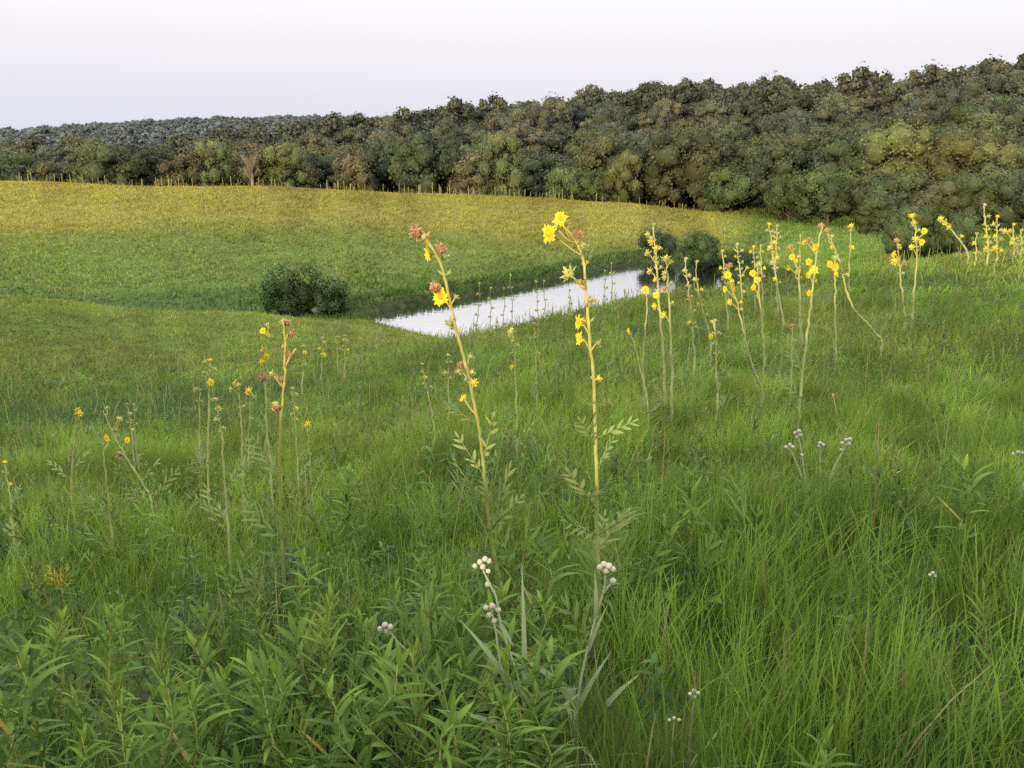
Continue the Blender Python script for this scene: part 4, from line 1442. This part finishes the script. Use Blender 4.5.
def crown_mesh(name, seed, h, w, base, lobes, nq, size, tone, mat, droop=0.0, tall=1.0, core=.74):
    """Leaf clumps spread through lumpy lobes; tone varies from lobe to lobe."""
    rn = np.random.default_rng(seed)
    V, Cc, Nn = [], [], []
    ctrs = []
    for i in range(lobes):
        t = (i + .5) / lobes
        zc = base + (h - base) * (.08 + .74 * rn.uniform(0, 1) ** .85)
        rel = (zc - base) / (h - base)
        maxr = w / 2 * math.sin(math.pi * (.30 + .52 * rel)) * .86
        a = i * 2.4 + rn.uniform(-.5, .5)
        rr = maxr * math.sqrt(rn.uniform(.2, 1))
        ctrs.append((math.cos(a) * rr, math.sin(a) * rr, zc, w * rn.uniform(.09, .21)))
    ctrs.append((0, 0, h - w * .2, w * .2))
    ctrs.append((0, 0, base + (h - base) * .45, w * .3))
    tot = sum(c_[3] ** 1.6 for c_ in ctrs)
    for (cx, cy, cz, cr) in ctrs:
        per = int(nq * cr ** 1.6 / tot) + 8
        sq = np.array([rn.uniform(.85, 1.2), rn.uniform(.85, 1.2), rn.uniform(.7, 1.05) * tall])
        ph = rn.uniform(0, 6.28, 6)
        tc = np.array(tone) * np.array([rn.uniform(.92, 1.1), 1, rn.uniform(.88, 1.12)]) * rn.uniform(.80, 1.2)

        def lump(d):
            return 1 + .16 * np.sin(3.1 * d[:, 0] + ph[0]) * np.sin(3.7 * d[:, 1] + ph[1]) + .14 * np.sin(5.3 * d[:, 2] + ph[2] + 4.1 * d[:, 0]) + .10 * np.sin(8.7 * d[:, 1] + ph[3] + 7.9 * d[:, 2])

        def lit(p):  # crown tops paler: light from above painted into the leaf colour
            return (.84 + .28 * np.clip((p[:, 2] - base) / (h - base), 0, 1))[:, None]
        # the leaf mass inside
        nr_, ns_ = 6, 9
        i_, k_ = np.meshgrid(np.arange(nr_), np.arange(ns_), indexing='ij')
        cor = []
        for di, dk in ((0, 0), (1, 0), (1, 1), (0, 1)):
            el = math.pi * (i_ + di) / nr_
            an = 2 * math.pi * ((k_ + dk) % ns_) / ns_
            cor.append(np.stack([np.sin(el) * np.cos(an), np.sin(el) * np.sin(an), np.cos(el)], -1).reshape(-1, 3))
        dd = np.stack(cor, 1).reshape(-1, 3)
        pc = np.array([cx, cy, cz]) + dd * (cr * core * lump(dd))[:, None] * sq
        V.append(pc)
        Nn.append(dd)
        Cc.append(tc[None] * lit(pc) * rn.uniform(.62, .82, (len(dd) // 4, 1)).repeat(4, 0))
        d = rn.normal(size=(per, 3))
        d /= np.linalg.norm(d, axis=1)[:, None]
        d[:, 2] = np.where((d[:, 2] < -.3) & (rn.uniform(size=per) < .6), -d[:, 2], d[:, 2])
        rad = cr * rn.uniform(core * .95, 1.18, per) * lump(d)
        p = np.array([cx, cy, cz]) + d * rad[:, None] * sq
        p[:, 2] -= droop * rn.uniform(0, 1, per) * cr
        nrm = d + rn.normal(size=(per, 3)) * .6
        nrm /= np.linalg.norm(nrm, axis=1)[:, None]
        up = rn.normal(size=(per, 3))
        s = np.cross(nrm, up)
        s /= np.linalg.norm(s, axis=1)[:, None]
        t = np.cross(nrm, s)
        sz = size * rn.uniform(.5, 1.3, per)[:, None]
        q = np.stack([p - s * sz * .5 - t * sz * .2, p + s * sz * .15 - t * sz * .5, p + s * sz * .5 + t * sz * .25, p - s * sz * .2 + t * sz * .5], 1)
        V.append(q.reshape(-1, 3))
        on = d * .8 + nrm * .35 + np.array([0, 0, .2])
        on /= np.linalg.norm(on, axis=1)[:, None]
        Nn.append(np.repeat(on, 4, axis=0))
        g = rn.uniform(.88, 1.14, per)[:, None]
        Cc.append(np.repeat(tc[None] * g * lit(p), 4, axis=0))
    V = np.concatenate(V)
    f = np.arange(len(V)).reshape(-1, 4)
    me = to_mesh(name, V, f, mat, np.concatenate(Cc), True)
    NORM[me.name] = np.concatenate(Nn)
    me.normals_split_custom_set_from_vertices(NORM[me.name])
    return me, ctrs


def trunk_mesh(h, w, base, ctrs, c=(.11, .085, .06), r=.22):
    m = MB()
    top = base + (h - base) * .55
    m.tube([(0, 0, -.3), (.05, 0, base * .6), (0, .05, top)], [r * 1.25, r, r * .45], c, 7)
    for (cx, cy, cz, cr) in ctrs[:6]:
        z0 = base * .7 + .25 * (cz - base)
        m.tube([(0, 0, z0), (cx * .45, cy * .45, (z0 + cz) / 2 - .2), (cx * .9, cy * .9, cz)], [r * .5, r * .35, r * .12], c, 5)
    return m.mesh('trunk', M_BARK)


OLIVE = (.105, .112, .042)
TREES = {}


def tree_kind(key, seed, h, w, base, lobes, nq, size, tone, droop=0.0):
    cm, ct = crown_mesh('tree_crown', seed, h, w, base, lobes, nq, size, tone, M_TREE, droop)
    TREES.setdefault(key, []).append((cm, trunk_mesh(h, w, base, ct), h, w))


for i in range(5):
    tree_kind('dark', 70 + i, 11.5, 10 + i * .6, .5, 38, 5200, .36, [(.084, .103, .053), (.094, .107, .053), (.078, .10, .055), (.101, .111, .055), (.088, .109, .05)][i])
for i in range(4):  # greyer, paler leaves: distance haze painted into their colour
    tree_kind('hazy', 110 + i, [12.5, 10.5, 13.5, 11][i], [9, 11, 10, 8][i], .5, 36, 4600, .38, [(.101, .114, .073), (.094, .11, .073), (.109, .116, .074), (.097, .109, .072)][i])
for i in range(3):
    tree_kind('brown', 80 + i, 9.0, 9.0, .4, 34, 4600, .34, [(.112, .110, .060), (.104, .108, .058), (.12, .115, .062)][i])
for i in range(3):
    tree_kind('pale', 90 + i, 13.5, 11.0, 1.6, 34, 5600, .34, [(.145, .165, .066), (.155, .17, .066), (.135, .16, .07)][i], .35)
for i in range(2):
    tree_kind('green', 95 + i, 7.5, 9.5, .3, 30, 4800, .30, [(.095, .128, .05), (.085, .12, .052)][i])


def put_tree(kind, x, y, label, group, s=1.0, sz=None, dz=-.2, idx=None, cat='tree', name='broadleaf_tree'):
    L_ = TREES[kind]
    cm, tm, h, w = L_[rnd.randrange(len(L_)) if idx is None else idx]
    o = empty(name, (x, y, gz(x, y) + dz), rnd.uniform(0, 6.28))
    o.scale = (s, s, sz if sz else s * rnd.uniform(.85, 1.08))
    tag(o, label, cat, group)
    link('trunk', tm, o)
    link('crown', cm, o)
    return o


def front_r(u):
    return float(np.interp(u, [-200, 0, 250, 512, 640, 740, 800, 850, 880, 1024, 1250], [188, 188, 183, 174, 168, 154, 152, 156, 160, 160, 158]))


def tree_at_px(kind, u, vtop, r, label, group=None, width_px=None, idx=0):
    th = theta_of(u, vtop)
    x, y = r * math.sin(th), r * math.cos(th)
    d = ray(u, vtop)
    ztop = d[2] / math.hypot(d[0], d[1]) * r
    g = gz(x, y) - .2
    cm, tm, h, w = TREES[kind][idx]
    sz = (ztop - g) / (h * .98)
    s = (width_px / F * r / w) if width_px else sz
    return put_tree(kind, x, y, label, group, s, sz, idx=idx)


rnd = random.Random(3)
# trees with a look of their own
tree_at_px('pale', 903, 119, 150, 'tallest pale yellow-green cottonwood above the right ridge', None, 74, 0)
tree_at_px('pale', 948, 131, 151, 'pale cottonwood right next to the tallest pale one', None, 66, 1)
tree_at_px('pale', 988, 141, 152, 'pale cottonwood nearest the right edge of the picture', None, 60, 2)
tree_at_px('pale', 626, 148, 164, 'pale yellow-green tree standing out of the dark woods right of centre', None, 36, 1)
tree_at_px('pale', 502, 131, 169, 'rounded pale green tree in the woods above the hill crest, mid picture', None, 46, 2)
tree_at_px('pale', 284, 142, 178, 'pale green tree just right of the bare reddish one', None, 46, 0)
tree_at_px('pale', 212, 139, 184, 'pale rounded tree left of the bare reddish one, further back', None, 36, 2)
tree_at_px('green', 566, 166, 176, 'low blue-green rounded tree at the foot of the woods behind the crest', None, 56, 0)
tree_at_px('green', 832, 168, 149, 'low dark green rounded tree where the far meadow meets the woods', None, 64, 1)
tree_at_px('green', 792, 174, 152, 'rounded green tree left of the one where meadow meets woods', None, 50, 0)
for i, (u, vt, r, w_, k_) in enumerate([(868, 172, 143, 52, 0), (893, 176, 140, 48, 2), (918, 170, 142, 56, 1), (946, 178, 139, 50, 3), (972, 172, 141, 54, 4), (1000, 168, 143, 56, 0), (1030, 172, 140, 54, 2), (880, 196, 132, 40, 1)]):
    tree_at_px('dark', u, vt, r, 'dark tree in the shaded row below the pale cottonwoods on the right', 'dark trees below the pale cottonwoods', w_, k_)
shr = 'rounded willow shrubs in front of the right woods'
for u, vt, r, w_, lab, ix in [(924, 206, 96, 58, 'large rounded light green shrub behind the curved stalk on the ridge', 0), (905, 215, 94, 36, 'small light green shrub at the left end of the ridge shrubs', 1), (958, 212, 95, 44, 'light green shrub behind the sharply slanting stalk', 1)]:
    o = tree_at_px('green', u, vt, r, lab, shr, w_, ix)
    o.name = 'willow_shrub'
    o['category'] = 'shrub'


# bare reddish tree
def bare_tree():
    th = theta_of(252, 185)
    r = 166
    x, y = r * math.sin(th), r * math.cos(th)
    g = gz(x, y)
    d = ray(252, 152)
    H = d[2] / math.hypot(d[0], d[1]) * r - g
    root = empty('bare_tree', (x, y, g))
    tag(root, 'bare reddish-brown dead tree rising behind the crest of the sunlit hill', 'dead tree')
    rn = random.Random(4)
    tr, cr = MB(), MB()
    c = (.17, .125, .09)
    tr.tube([(0, 0, -.3), (.1, 0, H * .4), (.0, .1, H * .75)], [.3, .24, .1], c, 6)
    for i in range(22):
        z0 = H * rn.uniform(.3, .7)
        a = rn.uniform(0, 6.28)
        L_ = H * rn.uniform(.2, .42)
        e = Vector((math.cos(a) * L_ * .6, math.sin(a) * L_ * .6, z0 + L_ * .85))
        tr.tube([(0, 0, z0), (e.x * .5, e.y * .5, z0 + L_ * .35), e], [.09, .06, .025], c, 4)
        for k in range(16):
            t = rn.uniform(.3, 1)
            p = Vector((e.x * t, e.y * t, z0 + (e.z - z0) * t))
            dd = Vector((rn.uniform(-1, 1), rn.uniform(-1, 1), rn.uniform(0, 1.4)))
            cr.blade(p, dd, (rn.uniform(-1, 1), -1, .2), rn.uniform(.4, .9), .14, (.18, .135, .09), seg=1)
    link('trunk', tr.mesh('bare_trunk', M_BARK), root)
    link('twigs', cr.mesh('bare_twigs', M_BARK), root)


bare_tree()

# the woods: front rows first, then up the hillside
spots = []
step = 9.2
taken = []
for iy in range(0, 34):
    for ix in range(-36, 37):
        x = (ix + (iy % 2) * .5) * step + rnd.uniform(-3.0, 3.0)
        y = 92 + iy * step + rnd.uniform(-3.0, 3.0)
        r = math.hypot(x, y)
        th = math.atan2(x, y)
        u = 512 + F * math.tan(th)
        if u < -230 or u > 1260 or r > 338:
            continue
        if r < front_r(u):
            continue
        spots.append((r - front_r(u), x, y, u))
spots.sort()
seen_spots = [s for s in spots if -25 < s[3] < 1049]
side_spots = [s for s in spots if not (-25 < s[3] < 1049)]
n_ind = 285
for k, (dep, x, y, u) in enumerate(seen_spots[:n_ind]):
    front = dep < 14
    if front and u < 500:
        kind = 'brown' if rnd.random() < .62 else 'dark'
        lab, grp = 'brownish olive tree in the front row of woods behind the sunlit hill crest', 'front row trees behind the hill crest'
        s = rnd.uniform(.85, 1.15)
        if u < 120:
            s *= .95
    elif front:
        kind = 'dark' if rnd.random() < .75 else 'green'
        lab, grp = 'dark green tree at the lower edge of the wooded hillside on the right', 'trees along the lower edge of the woods'
        s = rnd.uniform(.85, 1.2)
    else:
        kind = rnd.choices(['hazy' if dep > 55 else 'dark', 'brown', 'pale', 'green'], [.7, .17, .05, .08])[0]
        lab, grp = 'dark olive tree packed among others on the wooded hillside', 'trees packed on the wooded hillside'
        s = rnd.uniform(.75, 1.18)
    if kind == 'pale':
        s *= .75
    o = put_tree(kind, x, y, lab, grp, s)


def merged_woods(name, items, label):
    """The rest of the wood, one object."""
    Vs, Fs, Cs, off = [], [], [], 0
    Ns = []
    arr = {}
    for kind, L_ in TREES.items():
        for i, (cm, tm, h, w) in enumerate(L_):
            v = np.empty(len(cm.vertices) * 3, np.float32)
            cm.vertices.foreach_get('co', v)
            c = np.empty(len(cm.vertices) * 4, np.float32)
            cm.color_attributes['Col'].data.foreach_get('color', c)
            arr[(kind, i)] = (v.reshape(-1, 3), c.reshape(-1, 4)[:, :3], NORM[cm.name])
    for (kind, i, x, y, z, s, q, tint, keepf) in items:
        v, c, nn = arr[(kind, i)]
        nq = int(len(v) // 4 * keepf)
        sel = (RNG.permutation(len(v) // 4)[:nq][:, None] * 4 + np.arange(4)).ravel()
        v, c, nn = v[sel], c[sel], nn[sel]
        if keepf < 1:
            ctr = v.reshape(-1, 4, 3).mean(1, keepdims=True)
            v = ((v.reshape(-1, 4, 3) - ctr) * (1 / math.sqrt(keepf)) + ctr).reshape(-1, 3)
        a = RNG.uniform(0, 6.28)
        X = np.stack([(v[:, 0] * math.cos(a) - v[:, 1] * math.sin(a)) * s + x, (v[:, 0] * math.sin(a) + v[:, 1] * math.cos(a)) * s + y, v[:, 2] * s * q + z], -1)
        Vs.append(X)
        Ns.append(np.stack([nn[:, 0] * math.cos(a) - nn[:, 1] * math.sin(a), nn[:, 0] * math.sin(a) + nn[:, 1] * math.cos(a), nn[:, 2]], -1))
        Cs.append(c * np.array(tint) * RNG.uniform(.9, 1.1))
        off += len(v)
    V = np.concatenate(Vs)
    me = to_mesh(name, V, np.arange(len(V)).reshape(-1, 4), M_TREE, np.concatenate(Cs), True)
    me.normals_split_custom_set_from_vertices(np.concatenate(Ns))
    tag(link(name, me), label, 'woods', kind='stuff')


items = []
for (dep, x, y, u) in seen_spots[n_ind:] + side_spots:
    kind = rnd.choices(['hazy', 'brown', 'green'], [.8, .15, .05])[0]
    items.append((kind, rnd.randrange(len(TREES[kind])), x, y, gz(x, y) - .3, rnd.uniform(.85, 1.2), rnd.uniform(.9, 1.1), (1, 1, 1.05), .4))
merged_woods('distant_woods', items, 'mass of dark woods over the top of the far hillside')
items = []
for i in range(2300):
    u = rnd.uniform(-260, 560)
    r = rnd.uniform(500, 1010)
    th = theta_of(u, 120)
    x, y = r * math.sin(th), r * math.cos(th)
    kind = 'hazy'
    items.append((kind, rnd.randrange(3), x, y, gz(x, y) - 1.5, rnd.uniform(.6, .82), .85, (1.12, 1.2, 1.9), .045))  # tint pales and blues the ridge leaves, haze painted in
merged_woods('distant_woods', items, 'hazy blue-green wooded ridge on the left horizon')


# shrubs by the pond
def shrub(label, u, vtop, vbase, width_px, seed, tone=(.105, .165, .056), r=None, group='dark shrubs at the edge of the pond', nq=7000):
    x, y, g = hit(u, vbase, .1)
    if r:
        th = theta_of(u, vbase)
        x, y = r * math.sin(th), r * math.cos(th)
        g = gz(x, y)
    rr = math.hypot(x, y)
    d = ray(u, vtop)
    H = d[2] / math.hypot(d[0], d[1]) * rr - g
    Wd = width_px / F * rr
    cm, ct = crown_mesh('shrub_crown', seed, H, Wd, .05, 22, nq, .11, tone, M_SHRUB, 0.0, 1.5, .6)
    root = empty('shrub', (x, y, g))
    tag(root, label, 'shrub', group)
    m = MB()
    for (cx, cy, cz, cr) in ct[:9]:
        m.tube([(cx * .1, cy * .1, -.1), (cx * .55, cy * .55, cz * .5), (cx, cy, cz)], [.05, .035, .012], (.13, .11, .085), 5)
    link('branches', m.mesh('shrub_branches', M_BARK), root)
    link('crown', cm, root)


shrub('left dark shrub of the clump below the sunlit hill', 282, 266, 312, 44, 1)
shrub('tallest middle shrub of the clump below the sunlit hill', 305, 267, 312, 46, 2, (.11, .165, .056))
shrub('small right shrub of the clump, at the tip of the pond', 335, 279, 313, 36, 3, (.115, .16, .06))
shrub('round dark shrub on the far bank of the pond, right one', 696, 232, 275, 50, 4, (.075, .12, .048), r=91)
shrub('low dark shrub on the far bank of the pond, left one', 656, 234, 268, 42, 5, (.06, .09, .05), r=98)
shrub('low scrub right of the round dark shrub by the pond', 738, 258, 282, 40, 6, (.075, .105, .045), r=92, nq=4000)


# pale stone by the shrub clump
def stone():
    x, y, g = hit(319, 313, .1)
    rn = random.Random(2)
    m = MB()
    vs, cs = [], []
    rings, sides = 5, 9
    for i in range(rings + 1):
        ph = math.pi * i / rings
        for k in range(sides):
            a = 2 * math.pi * k / sides
            q = rn.uniform(.85, 1.12)
            vs.append((.5 * math.sin(ph) * math.cos(a) * q, .35 * math.sin(ph) * math.sin(a) * q, .22 + .28 * math.cos(ph) * q))
            cs.append([.26 * rn.uniform(.85, 1.1)] * 3)
    fs = []
    for i in range(rings):
        for k in range(sides):
            k2 = (k + 1) % sides
            fs.append((i * sides + k, (i + 1) * sides + k, (i + 1) * sides + k2, i * sides + k2))
    m.add(vs, fs, cs)
    o = link('stone', m.mesh('stone', M_BARK), None, (x, y, g))
    tag(o, 'small pale stone at the foot of the shrub clump', 'stone')


stone()

# ------------------------------------------------------------------ light
world = bpy.data.worlds.new('World')
scene.world = world
world.use_nodes = True
nt = world.node_tree
nt.nodes.clear()
wo = nt.nodes.new('ShaderNodeOutputWorld')
bg = nt.nodes.new('ShaderNodeBackground')
sky = nt.nodes.new('ShaderNodeTexSky')
sky.sky_type = 'NISHITA'
sky.sun_disc = False
sky.sun_elevation = SUN_EL
sky.sun_rotation = math.pi + SUN_AZ
sky.altitude = 300
sky.air_density = 1.0
sky.dust_density = 2.0
sky.ozone_density = 1.0
tc = nt.nodes.new('ShaderNodeTexCoord')
sep = nt.nodes.new('ShaderNodeSeparateXYZ')
nt.links.new(tc.outputs['Generated'], sep.inputs[0])
ramp = nt.nodes.new('ShaderNodeValToRGB')
nt.links.new(sep.outputs['Z'], ramp.inputs[0])
cr = ramp.color_ramp
cr.elements[0].position = 0.0
cr.elements[0].color = (.90, .93, 1.06, 1)
cr.elements[1].position = .14
cr.elements[1].color = (1.24, 1.20, 1.23, 1)
e = cr.elements.new(.07)
e.color = (1.04, 1.01, 1.10, 1)
e = cr.elements.new(.38)
e.color = (2.85, 2.72, 2.5, 1)  # sky above the view, brightened from here up to lift the foreground light
e = cr.elements.new(1.0)
e.color = (2.5, 2.5, 2.5, 1)
mixn = nt.nodes.new('ShaderNodeMix')
mixn.data_type = 'RGBA'
mixn.inputs[0].default_value = .8
SKY_K = 0.10
sc_ = nt.nodes.new('ShaderNodeVectorMath')
sc_.operation = 'SCALE'
sc_.inputs['Scale'].default_value = 1 / SKY_K
nt.links.new(ramp.outputs[0], sc_.inputs[0])
nt.links.new(sky.outputs[0], mixn.inputs[6])
nt.links.new(sc_.outputs[0], mixn.inputs[7])
nt.links.new(mixn.outputs[2], bg.inputs[0])
bg.inputs[1].default_value = SKY_K
nt.links.new(bg.outputs[0], wo.inputs[0])

sun = bpy.data.lights.new('sun', 'SUN')
sun.energy = 4.8
sun.angle = R(0.6)
sun.color = (1.0, .79, .50)
so = bpy.data.objects.new('sun', sun)
so.rotation_euler = TOSUN.to_track_quat('Z', 'Y').to_euler()
so.location = (-10, -20, 20)
col.objects.link(so)

scene.render.engine = 'CYCLES'
scene.view_settings.view_transform = 'Standard'
scene.view_settings.look = 'None'
scene.view_settings.exposure = 0
scene.view_settings.gamma = 1
scene.cycles.max_bounces = 6
scene.cycles.diffuse_bounces = 3
scene.cycles.transmission_bounces = 4
scene.cycles.use_denoising = False
scene.render.filter_size = 1.6
